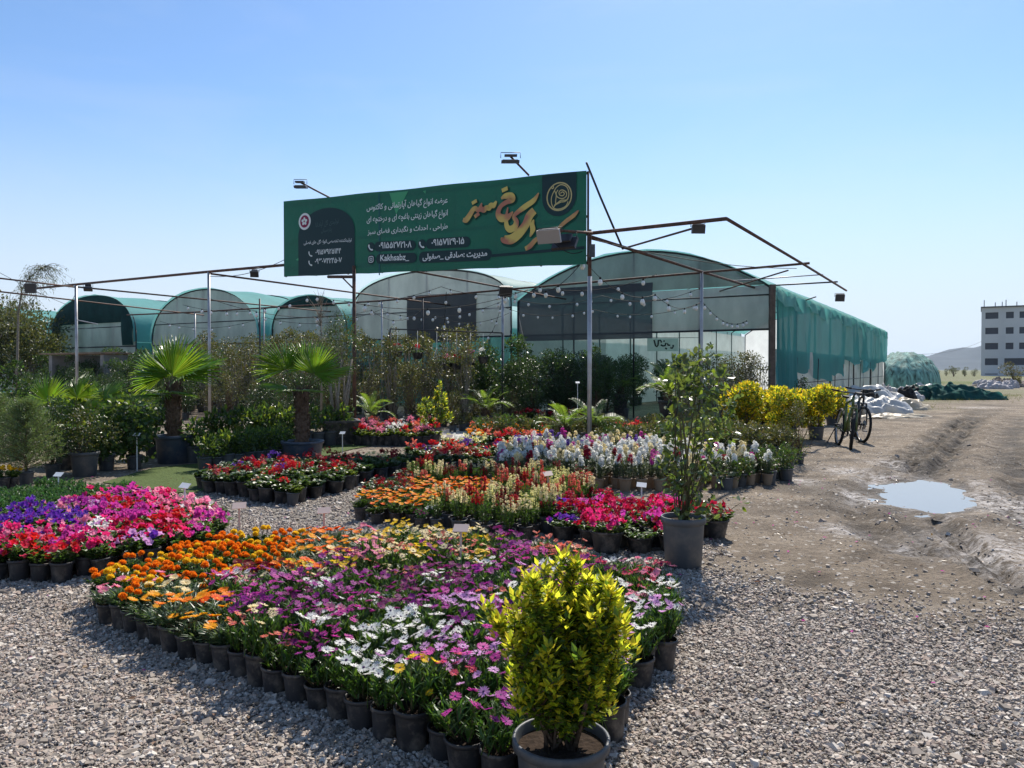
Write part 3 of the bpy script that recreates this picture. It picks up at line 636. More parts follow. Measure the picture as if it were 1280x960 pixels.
for ri, row in enumerate(bedrows(BED_PET, math.radians(-8), .155, .145)):
    for ci, (x, y) in enumerate(row):
        k = nearest(SP, PX((x, y, .22)), 18)
        plant('petunia_plant', (x,y), f'{k} petunia, {ordn(ci+1)} from left, {ordn(ri+1)} row of the left petunia bed', 'petunias in the left bed', 'potted plant', POT, 'pet', 'pet '+k, random.uniform(.95,1.15))
for ri, row in enumerate(bedrows(BED_SEED, math.radians(12), .15, .15)):
    for ci, (x, y) in enumerate(row):
        plant('seedling_pot', (x,y), f'leafy green seedling, {ordn(ci+1)} from left, {ordn(ri+1)} row behind the petunias', 'green seedlings behind the petunias', 'potted plant', POT, 'seed', None, random.uniform(.85,1.1))
# ---- dark red geraniums and pansies, centre left ------------------------------
for ri, row in enumerate(bedrows(BED_GER, math.radians(34), .175, .17)):
    for ci, (x, y) in enumerate(row):
        px_ = PX((x,y,.2)); front = ri == 0
        k = random.choice(['dark red']*5+['crimson']*4+['red','red','salmon' if px_[0]<380 else 'dark red','white' if random.random()<.5 else 'crimson','violet' if random.random()<.4 else 'dark red'] if px_[0] < 440 else ['dark red','dark red','crimson'])
        if px_[0] > 455 and y > 10 and random.random()<.6: k = 'pale yellow'
        lab = f'{ordn(ci+1)} from left, {ordn(ri+1)} row of the dark red bed'
        if front: plant('geranium_plant', (x,y), f'leafy flowerless geranium, {lab}', 'geraniums in the dark red bed', 'potted plant', POTG, 'gerlime', None, random.uniform(.85,.95))
        else:
            few = random.random() < (.6 if ri < 3 else .35)
            plant('geranium_plant', (x,y), f'{k+" geranium" if not few else "green geranium hardly in flower"}, {lab}', 'geraniums in the dark red bed', 'potted plant', POTM, 'ger' if random.random()<.7 else 'gerlime', None if few else ('few ' if random.random()<.6 else 'geranium ')+k, random.uniform(.95,1.15))
# ---- mixed bed in the middle ----------------------------------------------------
for ri, row in enumerate(bedrows(BED_MID, math.radians(-8), .16, .155)):
    for ci, (x, y) in enumerate(row):
        a, b_ = PX((x,y,.15)); lab = f'{ordn(ci+1)} from left, {ordn(ri+1)} row of the middle bed'
        if a < 545 and b_ > 636:
            c = random.choice(['white','lilac','dark purple','white']); plant('dianthus_plant', (x,y), f'low {c} flowering pot, {lab}', 'low white and purple flowers in the middle bed', 'potted plant', POT, 'seed', 'small '+c, .82)
        elif b_ < 619 and a < 512: 
            plant('ranunculus_plant', (x,y), f'dark red flowering pot, {lab}', 'dark red flowers in the middle bed', 'potted plant', POT, 'ger', 'pansy dark red', .9)
        elif 604 < b_ < 641 and a < 622 and not (b_ > 630 and a > 555):
            plant('calendula_plant', (x,y), f'orange flowering pot, {lab}', 'orange flowers in the middle bed', 'potted plant', POT, 'mari', None, .95, heads(['g orange','g deep orange','g gold'], 6, .085, .23, .015, .35, (.8,.95)))
        else:
            c = random.choice(['pale yellow','cream','pale yellow','bud','bud','cream','red','dark red','salmon']); nb_ = c == 'bud'; c = 'pale yellow' if nb_ else c; plant('snapdragon_plant', (x,y), f'{"budding" if nb_ else c} snapdragon in black pot, {lab}', 'snapdragons in the middle bed', 'potted plant', POTG if random.random()<.5 else POT, 'snap', None if nb_ else 'snap '+c, random.uniform(.85,1.05))
# ---- white stocks ----------------------------------------------------------------
for ri, row in enumerate(bedrows(BED_STOCK, math.radians(2), .20, .205)):
    for ci, (x, y) in enumerate(row):
        a, b_ = PX((x,y,.4))
        c = random.choice(['white']*9+['cream','cream','cream','magenta','crimson']) if ri < 9 else random.choice(['white','white','white','cream','violet','white','magenta'])
        if ri < 2 and a < 665: c = random.choice(['cream','cream','white'])
        if 590 < b_ < 640 and 760 < a < 850 and ri < 4: c = random.choice(['magenta','violet','white','crimson'])
        plant('stock_plant', (x,y), f'{c} stock in tan pot, {ordn(ci+1)} from left, {ordn(ri+1)} row of the stock bed', 'stocks in the white stock bed', 'potted plant', POTB if ri < 9 else POT, 'stock', 'stock '+c, random.uniform(.95,1.12))
# ---- red geraniums before the paving, magenta petunias in bowls -------------------
for ri, row in enumerate(bedrows(BED_RED, math.radians(6), .2, .2)):
    for ci, (x, y) in enumerate(row):
        c = random.choice(['red','red','crimson','rose' if 0 else 'red','salmon','violet']) if ri>0 else 'red'
        plant('geranium_plant', (x,y), f'{c} geranium, {ordn(ci+1)} from left, {ordn(ri+1)} row of the red bed by the paving', 'red geraniums by the paving', 'potted plant', POTM, 'ger' if random.random()<.6 else 'gerlime', ('few ' if random.random()<.5 else 'geranium ')+c, random.uniform(1.0,1.2))
for ri, row in enumerate(bedrows(BED_PANSY, math.radians(4), .25, .25, .02)):
    for ci, (x, y) in enumerate(row):
        c = random.choice(['magenta','crimson','hot pink','crimson','magenta','violet']); leafy = ri == 0 and ci in (1,3)
        plant('petunia_bowl', (x,y), f'{"mostly leafy" if leafy else c} petunia bowl, {ordn(ci+1)} from left, {ordn(ri+1)} row beside the tall shrub', 'petunia bowls beside the tall shrub', 'potted plant', BOWL, 'bowl', None if leafy else 'bowl '+c, random.uniform(.9,1.08))

for i, (px_, py_) in enumerate(((4,612),(16,610),(-6,606))): plant('pansy_plant', tuple(G(px_,py_)[:2]), 'yellow pansy in black pot at the far left edge, '+['nearest one','right one','one cut by the edge'][i], 'yellow pansies at the left edge', 'potted plant', POT, 'pet', None, 1.1, heads(['m yellow'], 5, .09, .22, .01, .4))
# fallen leaves and petals
n_ = 900; yy = np.sqrt(RG.uniform(2.2**2, 10**2, n_)); xx = RG.uniform(-.7,.7,n_)*yy; D = RG.normal(size=(n_,3)); D[:,2] *= .15
tag(ob('leaf_litter', MB().scat(LEAF, np.stack([xx,yy,height(xx,yy)+.012],1), frames(D,(0,0,1)), np.stack([np.full(n_,.018),RG.uniform(.02,.045,n_),np.full(n_,.03)],1), np.where(RG.random(n_)<.15,1,0)).mesh('leaf_litter', [leafm('dry_leaf',(.16,.10,.05),tr=.2,var=.5), PETAL['magenta']])), 'dry leaves and fallen petals scattered on the gravel', 'leaf litter', kind='stuff')
# ================================================================== SHRUBS, PALMS, TREES
def lumps(n, rx, ry, z0, z1, r, shape=None):
    L_ = []
    for _ in range(n):
        t = random.random(); a = random.uniform(0, 2*PI); k = shape(t) if shape else math.sin(PI*min(.98, max(.08, t)))**.6
        q = math.sqrt(random.random())*k
        L_.append((rx*q*math.cos(a), ry*q*math.sin(a), z0+(z1-z0)*t, r*random.uniform(.6,1.3)))
    return L_
def leafcloud(b, L_, n, L, W, tpl, up=.5, mat_=0, rad=(.45,1.), jit=.7, mats2=None):
    w_ = np.array([q[3]**2 for q in L_]); idx = RG.choice(len(L_), n, p=w_/w_.sum()); c = np.array(L_)[idx]
    d = nrm(RG.normal(size=(n,3))); P = c[:,:3]+d*(c[:,3]*RG.uniform(rad[0],rad[1],n)**.7)[:,None]
    P[:,2] = np.maximum(P[:,2], .03)
    D = d+np.array([0,0,up])+RG.normal(size=(n,3))*jit
    S = np.stack([np.full(n,W),np.full(n,L),np.full(n,L)],1)*RG.uniform(.6,1.25,n)[:,None]
    mm = mat_ if mats2 is None else np.where(RG.random(n) < mats2[1], mats2[0], mat_)
    b.scat(tpl, P, frames(D), S, mm); return b
def stems(b, L_, z0, n, r0=.012, base=.05, mat_=0, wig=.05):
    for q in random.sample(L_, min(n, len(L_))):
        a = random.uniform(0,2*PI); p0 = np.array([base*random.random()*math.cos(a), base*random.random()*math.sin(a), z0]); p2 = np.array(q[:3])
        p1 = p0+(p2-p0)*.5+RG.normal(size=3)*wig+np.array([0,0,.1*(p2[2]-z0)])
        b.tube([p0,(p0+p1)/2+RG.normal(size=3)*wig*.3,p1,(p1+p2)/2+RG.normal(size=3)*wig*.4,p2], [r0,r0*.85,r0*.65,r0*.45,r0*.25], 5, mat_)
    return b
th_ = np.arange(9)*2.4
NEEDLE = (lambda: (np.concatenate([[[.0,.1*i,0],[.012*0+.03*math.cos(t),.1*i,.03*math.sin(t)],[.38*math.cos(t),.1*i+.32,.38*math.sin(t)],[.36*math.cos(t)+.09,.1*i+.26,.36*math.sin(t)+.05]] for i, t in enumerate(th_)]), np.arange(36).reshape(9,4)))()
SHR = {}
def proto(key, name, pr, ph, pmat, stem_b, stem_m, leaf_b, leaf_m, potmesh=None, extra=None):
    """stores the meshes of one kind; shrub() then makes things from it"""
    pm = potmesh if potmesh else (pot_mesh('pot', pr, ph, M[pmat], .8, 22, .01) if pr else None)
    SHR.setdefault(key, []).append((name, pm, stem_b.mesh('stem', M[stem_m]) if stem_b else None, leaf_b.mesh('foliage', [M[q] for q in leaf_m]), extra))
def shrub(key, loc, label, group, cat='shrub', sc=1., rz=None, z=None):
    name, pm, sm, lm, extra = random.choice(SHR[key])
    r = empty(name, (loc[0], loc[1], (gz(*loc[:2]) if z is None else z)-.003), random.uniform(0,6.28) if rz is None else rz, label, cat, group)
    r.scale = (sc,)*3 if np.isscalar(sc) else sc
    if pm: ob('pot', pm, r)
    if sm: ob('stem', sm, r)
    ob('foliage', lm, r)
    for nm, me in (extra or ()): ob(nm, me, r)
    return r
P30 = pot_mesh('pot', .15, .28, M['greypot'], .8, 22, .012)
P20 = pot_mesh('pot', .10, .19, M['greypot'], .8, 18, .008)
for _ in range(4):   # tall thin climbing roses on stakes
    L_ = lumps(26, .36, .36, .7, 2.25, .17, lambda t: .55+.45*math.sin(PI*t)); b = stems(MB(), L_, .2, 22, .013, .09, 0, .09)
    for k in range(3): b.tube([(random.uniform(-.08,.08), random.uniform(-.08,.08), .1),(random.uniform(-.15,.15), random.uniform(-.15,.15), 2.0)], .009, 5)
    lb = leafcloud(MB(), L_, 1250, .06, .036, LEAF, .1, 0, (.15,1), 1.0, (1,.45)); proto('climber','climbing_rose',0,0,'',b,'greybark',lb,['l_olive','l_brown'],P30)
for _ in range(3):   # leafy upright shrubs
    L_ = lumps(22, .42, .42, .45, 1.9, .2); proto('leafy','leafy_shrub',0,0,'',stems(MB(),L_,.2,12,.014,.08),'bark',leafcloud(MB(),L_,2300,.075,.04,LEAF,.3,0,(.3,1),.8,(1,.3)),['l_mid','l_dark'],P30)
for _ in range(3):   # dark dense shrubs
    L_ = lumps(24, .42, .42, .35, 1.6, .22); proto('dark','evergreen_shrub',0,0,'',stems(MB(),L_,.2,8,.014,.08),'bark',leafcloud(MB(),L_,2800,.055,.028,LEAF,.3,0,(.5,1),.6,(1,.2)),['l_dark','l_mid'],P30)
for _ in range(2):   # brownish twiggy shrubs
    L_ = lumps(26, .40, .40, .35, 1.45, .19); proto('twiggy','twiggy_shrub',0,0,'',stems(MB(),L_,.2,24,.009,.1,0,.07),'bark',leafcloud(MB(),L_,1500,.042,.024,LEAF,.2,0,(.2,1),1.,(1,.5)),['l_brown','l_olive'],P30)
for _ in range(2):   # spruces
    b = MB(); sb_ = MB(); sb_.tube([(0,0,.2),(0,0,1.15)], [.02,.006], 6); P=[]; D=[]
    for k in range(120):
        t = (k+.5)/120; a = k*2.4; ln = .42*(1-t)**.8+.07; up = .35+.5*t
        for j in range(12):
            q = (j+1)/12; P.append([ln*q*math.cos(a)+random.gauss(0,.014), ln*q*math.sin(a)+random.gauss(0,.014), .2+.92*t+ln*q*up+random.gauss(0,.014)]); D.append([math.cos(a)+random.gauss(0,.6), math.sin(a)+random.gauss(0,.6), up+.5])
        sb_.tube([(0,0,.2+.92*t),(ln*math.cos(a),ln*math.sin(a),.2+.92*t+ln*up)], [.005,.002], 4)
    b.scat(NEEDLE, P, frames(D), RG.uniform(.07,.10,len(P)), 0); proto('spruce','potted_spruce',0,0,'',sb_,'bark',b,['l_pine'],P20)
for _ in range(2):   # golden cypress / thuja
    L_ = [(random.gauss(0,.13)*(1-t)**.7, random.gauss(0,.13)*(1-t)**.7, .25+1.2*t, .05+.16*(1-t)**.8) for t in np.linspace(0,1,60)]
    proto('thuja','potted_thuja',0,0,'',stems(MB(),L_,.2,3,.02,.02),'bark',leafcloud(MB(),L_,4200,.05,.016,BLADE,1.2,0,(.5,1),.5,(1,.4)),['l_pine','l_mid'],P30)
    L_ = [(random.gauss(0,.16)*(1-t)**.6, random.gauss(0,.16)*(1-t)**.6, .22+1.25*t, .08+.2*(1-t)**.8) for t in np.linspace(0,1,60)]
    proto('cone','clipped_cone_shrub',0,0,'',None,'bark',leafcloud(MB(),L_,6500,.035,.018,LEAF,.6,0,(.75,1),.4),['l_dark'],P30)
for _ in range(2):   # light broad-leaved saplings
    L_ = lumps(26, .34, .34, .34, 1.2, .17, lambda t: .75+.25*math.sin(PI*t)); proto('broad','broad_leaved_sapling',0,0,'',stems(MB(),L_,.2,8,.011,.05),'stem',leafcloud(MB(),L_,520,.115,.095,LEAFR,.0,0,(.3,1),.8,(1,.35)),['l_lime','l_mid'],P30)
    proto('broaddark','broad_leaved_sapling',0,0,'',stems(MB(),L_,.2,8,.011,.05),'stem',leafcloud(MB(),L_,640,.10,.08,LEAFR,.0,0,(.3,1),.8,(1,.25)),['l_mid','l_lime'],P30)
    L_ = lumps(14, .26, .26, .30, .72, .13); proto('round','small_round_shrub',0,0,'',stems(MB(),L_,.18,6,.008,.05),'bark',leafcloud(MB(),L_,1700,.032,.018,LEAF,.3,0,(.4,1),.7,(1,.35)),['l_olive','l_dark'],P30)
    L_ = lumps(9, .13, .13, .22, .42, .085); proto('laurel','small_laurel',0,0,'',stems(MB(),L_,.15,6,.005,.04),'stem',leafcloud(MB(),L_,200,.07,.034,LEAF,.6,0,(.2,1),.6,(1,.4)),['l_mid','l_lime'],P20)
    L_ = lumps(9, .16, .16, .18, .46, .085); proto('rose','small_rose_bush',0,0,'',stems(MB(),L_,.14,9,.005,.06),'stem',leafcloud(MB(),L_,330,.042,.026,LEAF,.3,0,(.2,1),.9,(1,.5)),['l_olive','l_brown'],P20)
    proto('rosegreen','small_rose_bush',0,0,'',stems(MB(),L_,.14,9,.005,.06),'stem',leafcloud(MB(),L_,380,.042,.026,LEAF,.3,0,(.2,1),.9,(1,.3)),['l_mid','l_olive'],P20)
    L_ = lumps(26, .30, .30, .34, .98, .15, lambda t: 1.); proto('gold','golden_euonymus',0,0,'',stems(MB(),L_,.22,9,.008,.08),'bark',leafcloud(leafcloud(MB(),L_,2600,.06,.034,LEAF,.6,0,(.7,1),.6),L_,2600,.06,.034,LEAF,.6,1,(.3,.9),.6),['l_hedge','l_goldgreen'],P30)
def GR(px, py): p = G(px, py); return (p.x, p.y)
def at(px, D): return ((px-640)/FP*D, D)
# --- front left pots ----------------------------------------------------------
for key, px, py, s, lab in (('spruce',33,606,.86,'feathery pale green spruce in grey pot at the far left edge'),('spruce',-8,600,.9,'feathery spruce cut off by the left edge of the photo'),
    ('dark',66,596,.62,'dark bushy evergreen in wide grey pot just right of the spruces'),('round',106,595,1.15,'small rounded olive shrub in grey pot with pale rim'),('broad',84,582,.8,'yellow green broad leaved sapling behind the rounded shrub'),
    ('broaddark',133,588,.75,'dark broad leaved sapling in black pot right of the rounded shrub'),('broaddark',168,586,.72,'broad leaved sapling beside the white card marker, left of big palm'),('broad',118,575,.85,'yellow green sapling standing behind the dark saplings'),
    ('broaddark',190,572,.7,'broad leaved sapling just behind the tall palm pot'),('laurel',243,578,1.35,'small bright laurel in tall grey pot right of tall palm'),('round',-20,585,1.2,'rounded shrub at the very left behind the spruces'),
    ('leafy',20,575,.8,'leafy upright shrub behind the two spruces'),('dark',55,560,.8,'dark evergreen between low fan palm and spruces'),('broaddark',150,566,.8,'tall broad leaved sapling under the golden cypress'),('thuja',182,552,.85,'little golden cypress cone left of the tall palm')):
    shrub(key, GR(px,py), lab, 'potted shrubs along the left side', 'potted shrub', s)
def rowset(key, pts, group, lab, cat, s=(.9,1.1)):
    for i, p in enumerate(pts):
        shrub(key if isinstance(key, str) else random.choice(key), p, lab % ordn(i+1), group, cat, random.uniform(*s))
rowset('laurel', [GR(256+i*13.5, 588-i*1.6) for i in range(8)], 'small laurels left of the short palm', 'small laurel in dark pot, %s from left in the front laurel row', 'potted shrub')
rowset('laurel', [GR(262+i*12.5, 577-i*1.4) for i in range(9)], 'small laurels left of the short palm', 'small laurel in dark pot, %s from left in the second laurel row', 'potted shrub')
rowset('laurel', [GR(268+i*16, 566-i*1.) for i in range(11)], 'small laurels left of the short palm', 'taller laurel, %s from left in the third laurel row', 'potted shrub', (1.3,1.6))
# --- the dense nursery behind: rows parallel to the front beam -------------------
B0 = Vector((1.25,12.4,0))
def bp(s, off): p = B0-U*s+V*off; return (p.x, p.y)
def nursery(off, s0, s1, step, keys, lab, group, sc):
    s = s0; i = 0
    while s < s1:
        p = bp(s, off+random.uniform(-.2,.2)); i += 1
        a = PX((p[0],p[1],1))[0]; k = keys(a); h = random.uniform(*sc)
        kind = {'climber':'tall sparse climbing rose','leafy':'leafy green shrub','dark':'dark evergreen shrub','twiggy':'brown twiggy shrub','thuja':'upright cypress','spruce':'feathery spruce','cone':'dark clipped cone shrub','broaddark':'broad leaved sapling'}[k]
        shrub(k, p, f'{kind}, {ordn(i)} from right in the {lab}', group, 'shrub', h*({'spruce':1.5,'broaddark':1.3}.get(k,1))); s += step*random.uniform(.85,1.15)
kz = lambda a: random.choice(['leafy','dark','thuja','leafy']) if a < 225 else (random.choice(['twiggy','leafy','climber','climber']) if a < 300 else (random.choice(['climber','climber','twiggy']) if a < 600 else random.choice(['dark','dark','leafy'])))
nursery(6.6, 3.0, 26, .62, kz, 'rear nursery row', 'nursery shrubs in the rear row', (1.0,1.2))
nursery(5.2, 4.6, 26, .66, kz, 'middle nursery row', 'nursery shrubs in the middle row', (.95,1.12))
nursery(3.9, 5.2, 25, .72, kz, 'front nursery row', 'nursery shrubs in the front row', (.85,1.05))
nursery(2.4, 8.6, 22, .8, lambda a: random.choice(['leafy','dark','dark','thuja']) if a < 240 else random.choice(['twiggy','dark']), 'low nursery row', 'nursery shrubs in the low row', (.7,.9))
shrub('cone', at(333,14.6), 'dark clipped cone shrub left of the short palm', 'clipped cone shrubs', 'shrub', (1.1,1.1,1.0))
# inside the greenhouse mouth: dark foliage
for i, (px, D, s) in enumerate(sorted(((665,19.5,1.0),(690,20.5,1.15),(712,20,.95),(730,21.5,1.1),(758,20.5,1.0),(780,22,1.0),(640,21,.95),(655,22.5,1.1),(700,23.5,1.2),(745,24,1.1),(905,24,.8),(925,22.5,.85)))):
    shrub('dark', at(px,D), f'dark evergreen shrub, {ordn(i+1)} from left inside the greenhouse mouth', 'evergreens inside the greenhouse mouth', 'shrub', s)
for i in range(11):
    q = Vector((6.76,20.0,0))-U*(6.6+random.uniform(-.3,.3))+V*(1.6+1.25*i); shrub('dark', (q.x,q.y), f'dark evergreen, {ordn(i+1)} from the front along the left wall inside the largest greenhouse', 'evergreens along the left wall inside', 'shrub', random.uniform(.95,1.25))
# --- right middle: low rose bushes, golden hedge pots ----------------------------
k_ = 0
for ri in range(8):
    for i in range(18):
        px, D = 742+i*15+random.uniform(-5,5), 11.9+ri*.62+random.uniform(-.1,.1)
        x_ = (px-640)/FP*D
        if x_ > 4.4-.05*ri or inpoly(x_, D, BED_STOCK): continue
        if D > 14.5 and px < 800: continue
        k_ += 1; shrub('rose' if random.random()<.7 else 'rosegreen', (x_, D), f'low rose bush, {ordn(i+1)} from left in row {ordn(ri+1)} behind the white stocks', 'low rose bushes behind the stocks', 'potted shrub', random.uniform(.9,1.2))
for i, (px, py) in enumerate(sorted(((908,612),(925,608),(948,601),(962,604),(972,598),(983,600),(955,592),(985,590),(940,596)))):
    shrub('rosegreen', GR(px,py), f'leafy dark green pot, {ordn(i+1)} from left at the right end of the stock bed', 'leafy pots at the right end of the stock bed', 'potted shrub', .85 if i>0 else .8)
for i, (px, py, s) in enumerate(((932,545,1.15),(985,550,1.05),(1020,549,1.05),(960,540,1.0),(1040,532,1.0))):
    shrub('gold', GR(px,py), ['square golden yellow euonymus nearest the greenhouse corner','golden yellow euonymus in the middle of the hedge','golden yellow euonymus in grey pot nearest the bicycles','golden yellow euonymus second from the corner post','golden yellow euonymus half hidden behind the bicycles'][i], 'golden euonymus row by the bicycles', 'potted shrub', (s,s,s*.9))
shrub('twiggy', GR(998,581), 'scruffy rosemary like shrub in grey pot by the track', 'shrubs beside the track', 'potted shrub', .58)
shrub('leafy', at(1005,20.3), 'pale flowering shrub against the draped greenhouse side', 'shrubs beside the track', 'shrub', (.6,.6,.62))
for i, (px, D) in enumerate(sorted(((905,17.5),(920,17),(938,17.2),(890,18.4),(948,18.3),(872,18.2),(860,17.2)))):
    shrub('climber', at(px,D), f'brown stemmed climbing rose, {ordn(i+1)} from left beside the greenhouse corner post', 'climbing roses by the corner post', 'shrub', .78)
# twiggy bare roses in grey pots beside the paving
for i in range(16):
    shrub('rose' if i % 3 else 'twiggy', GR(566+(i % 8)*12, 541-(i//8)*7-(i % 8)*1.2), f'bare twiggy rose in grey pot, {ordn(i % 8+1)} from left in the {["near","far"][i//8]} row past the paving', 'bare roses past the paving', 'potted shrub', .95 if i % 3 else .6)
for i in range(26):
    shrub(random.choice(['rose','rosegreen']), at(600+(i % 13)*14, 14.0+(i//13)*1.0+random.uniform(-.2,.2)), f'autumn toned rose bush, {ordn(i % 13+1)} from left in the {["near","far"][i//13]} row behind the orange flowers', 'autumn toned roses behind the orange flowers', 'potted shrub', random.uniform(1.0,1.25))
def flowers_row(pts, kinds, name, lab, group, s=(1.1,1.3), folk='ger', nc=99):
    for i, p in enumerate(pts): plant(name, p, lab % (ordn(i % nc+1)+' from left'+('' if nc == 99 else f' in {ordn(i//nc+1)} row')), group, 'potted plant', POTM, folk, random.choice(kinds), random.uniform(*s))
flowers_row([GR(592+(i % 9)*11+random.uniform(-2,2), 566-(i//9)*5-random.uniform(0,2)) for i in range(27)], ['geranium orange','geranium salmon','geranium orange','geranium red'], 'chrysanthemum_plant', 'orange chrysanthemum, %s of the patch left of the cycads', 'orange chrysanthemums left of the cycads', nc=9)
flowers_row([GR(560+(i % 5)*10, 572-(i//5)*5) for i in range(10)], ['geranium white','geranium pale yellow'], 'white_flower_plant', 'white flowering pot, %s by the bush on the paving', 'white flowers beside the paving', nc=5)
flowers_row([GR(448+(i % 11)*9.5, 557-(i//11)*6) for i in range(33)], ['geranium pink','geranium red','geranium white','geranium salmon'], 'cyclamen_plant', 'pink or white cyclamen, %s left of the paving', 'pink cyclamens left of the paving', (1.15,1.35), 'gerlime', 11)
flowers_row([at(650+i*5.2, 19.0+random.uniform(-.3,.3)) for i in range(16)], ['geranium crimson','geranium dark red'], 'begonia_plant', 'crimson begonia, %s in the shady greenhouse mouth', 'crimson begonias in the greenhouse mouth', (1.2,1.5))
flowers_row([at(772+(i % 6)*7, 13.9+.45*(i//6)) for i in range(12)], ['geranium salmon','geranium red'], 'kalanchoe_plant', 'salmon flowering pot, %s by the big cycad stand', 'salmon flowers by the cycad stand', (1.2,1.5), 'gerlime', 6)
# --- golden bush on the paving, big golden bush in front, tall glossy shrub --------
def shoots(tips, base, leafL, leafW, dens, goldtop, sub=4, droop=0):
    sb_, lb = MB(), MB(); P=[]; D=[]; Mx=[]; ROS=[]
    def run(p0, p1, n, top):
        dirn = p1-p0
        for j in range(n):
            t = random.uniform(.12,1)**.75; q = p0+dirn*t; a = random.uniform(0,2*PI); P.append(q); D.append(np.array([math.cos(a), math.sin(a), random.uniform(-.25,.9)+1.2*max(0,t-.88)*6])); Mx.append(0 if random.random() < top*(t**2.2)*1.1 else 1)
    for tip in tips:
        tip = np.array(tip); b0 = np.array([base[0]+random.uniform(-1,1)*base[3], base[1]+random.uniform(-1,1)*base[3], base[2]])
        mid = b0+(tip-b0)*.5+RG.normal(size=3)*.02; mid[:2] = b0[:2]*.45+tip[:2]*.55
        sb_.tube([b0,mid,tip], [.006,.0045,.002], 5); ln = np.linalg.norm(tip-b0)
        ROS.append((tip, 30)); run(mid, tip, int(dens*ln), goldtop); run(b0+(mid-b0)*.35, mid, int(dens*ln*.35), .06)
        for k in range(sub):
            t = random.uniform(.3,.95); q = b0+(mid-b0)*t*2 if t < .5 else mid+(tip-mid)*(t-.5)*2
            e = q+np.array([random.gauss(0,.042), random.gauss(0,.042), random.uniform(.04,.12)])
            if t > .62: ROS.append((e, 14))
            e = e; sb_.tube([q,e], [.003,.0015], 4); run(q, e, int(dens*.16), goldtop*(.25+.75*t))
    D_ = np.array(D); n = len(P); P2=[]; D2=[]
    for c_, nn in ROS:
        for j in range(nn):
            a = j*2.4+random.random(); u_ = j/nn; P2.append(np.array(c_)+[.012*math.cos(a),.012*math.sin(a),-.085*u_*leafL/.034+.01]); D2.append([math.cos(a)*(.35+.7*u_), math.sin(a)*(.35+.7*u_), 1.0-.55*u_])
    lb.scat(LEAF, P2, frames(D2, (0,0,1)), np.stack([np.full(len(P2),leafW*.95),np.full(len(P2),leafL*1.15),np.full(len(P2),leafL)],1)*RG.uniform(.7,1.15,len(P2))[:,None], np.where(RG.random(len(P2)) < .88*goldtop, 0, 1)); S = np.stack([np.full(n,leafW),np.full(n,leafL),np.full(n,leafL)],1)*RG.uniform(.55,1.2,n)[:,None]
    lb.scat(LEAFR, P, frames(D_, (0,0,1)), S, np.array(Mx)); return sb_, lb
bx, by = (702-640)/FP*2.42, 2.42
tips = []
for px, py in ((722,690),(708,712),(740,716),(660,712),(662,735),(684,735),(765,718),(778,742),(748,738),(640,775),(630,792),(722,748),(684,768),(652,800),(788,765),(762,790),(703,790),(634,835),(775,820),(700,830),(745,840),(660,840),(640,865),(770,865),(725,870)):
    q = A(px, py+4, by+random.uniform(-.13,.13)); tips.append(((q.x-bx)*.88, (q.y-by)*.95, q.z*.975))
tips += [(a*.85+random.gauss(0,.05), b_*.85+random.gauss(0,.06), .2+(c-.2)*random.uniform(.7,.95)) for a, b_, c in tips[:7]]
BIGP = pot_mesh('pot', .148, .24, M['greypot'], .82, 36, .012, .86)
sb_, lb = shoots(tips, (0,0,.2,.05), .030, .017, 250, .95, 7)
r = empty('golden_euonymus', (bx,by,-.003), 0, 'large golden euonymus bush in big grey pot at the front, the nearest plant', 'potted shrub')
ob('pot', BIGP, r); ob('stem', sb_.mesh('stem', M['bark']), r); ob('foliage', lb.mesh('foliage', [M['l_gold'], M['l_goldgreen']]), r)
D5 = 15.0; p_ = at(543, D5); tips = []
for px, py in ((550,478),(546,490),(556,492),(530,500),(524,512),(538,508),(558,505),(528,525),(552,520),(562,520),(540,528)):
    q = A(px,py,D5+random.uniform(-.2,.2)); tips.append((q.x-p_[0], q.y-p_[1], q.z))
sb_, lb = shoots(tips, (0,0,.24,.06), .06, .032, 55, .45, 6)
r = empty('golden_euonymus', (*p_,-.003), 0, 'yellow green euonymus bush standing alone on the pale paving', 'potted shrub')
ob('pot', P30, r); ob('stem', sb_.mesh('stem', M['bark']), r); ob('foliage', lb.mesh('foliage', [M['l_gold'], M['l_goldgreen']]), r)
# tall glossy shrub
cx_, cy_ = G(860,714).x, G(860,714).y+.15
L_ = []
for px, py, q in ((862,640,.10),(850,600,.13),(872,590,.13),(846,565,.13),(880,560,.13),(858,540,.15),(890,530,.14),(838,525,.11),(872,505,.15),(905,515,.10),(850,490,.13),(885,480,.14),(862,470,.12),(845,455,.09),(900,470,.09),(872,450,.10),(885,440,.08),(915,498,.08),(912,545,.07),(895,590,.09),(905,640,.05),(925,628,.05),(835,580,.07),(880,625,.09)):
    v_ = A(px,py,cy_+random.uniform(-.15,.15)); L_.append((v_.x-cx_, v_.y-cy_, v_.z, q*.85))
sb_ = stems(MB(), L_, .3, 20, .006, .04, 0, .03)
for k in range(3): sb_.tube([(.03*math.cos(k*2),.03*math.sin(k*2),.3),(.05*math.cos(k*2+1),.05*math.sin(k*2),.8),(.1*math.cos(k*2),.1*math.sin(k*2),1.35)], [.009,.007,.004], 6)
lb = leafcloud(MB(), L_, 900, .056, .035, LEAFR, -.05, 0, (.2,1), .9, (1,.15))
r = empty('tall_glossy_shrub', (cx_,cy_,gz(cx_,cy_)-.004), 0, 'tall sparse shrub with glossy leaves in grey pot at the edge of the track', 'potted shrub')
ob('pot', pot_mesh('pot', .152, .36, M['greypot'], .84, 32, .012, .9), r); ob('stem', sb_.mesh('stem', M['stem']), r); ob('foliage', lb.mesh('foliage', [M['l_camel'], M['l_lime']]), r)
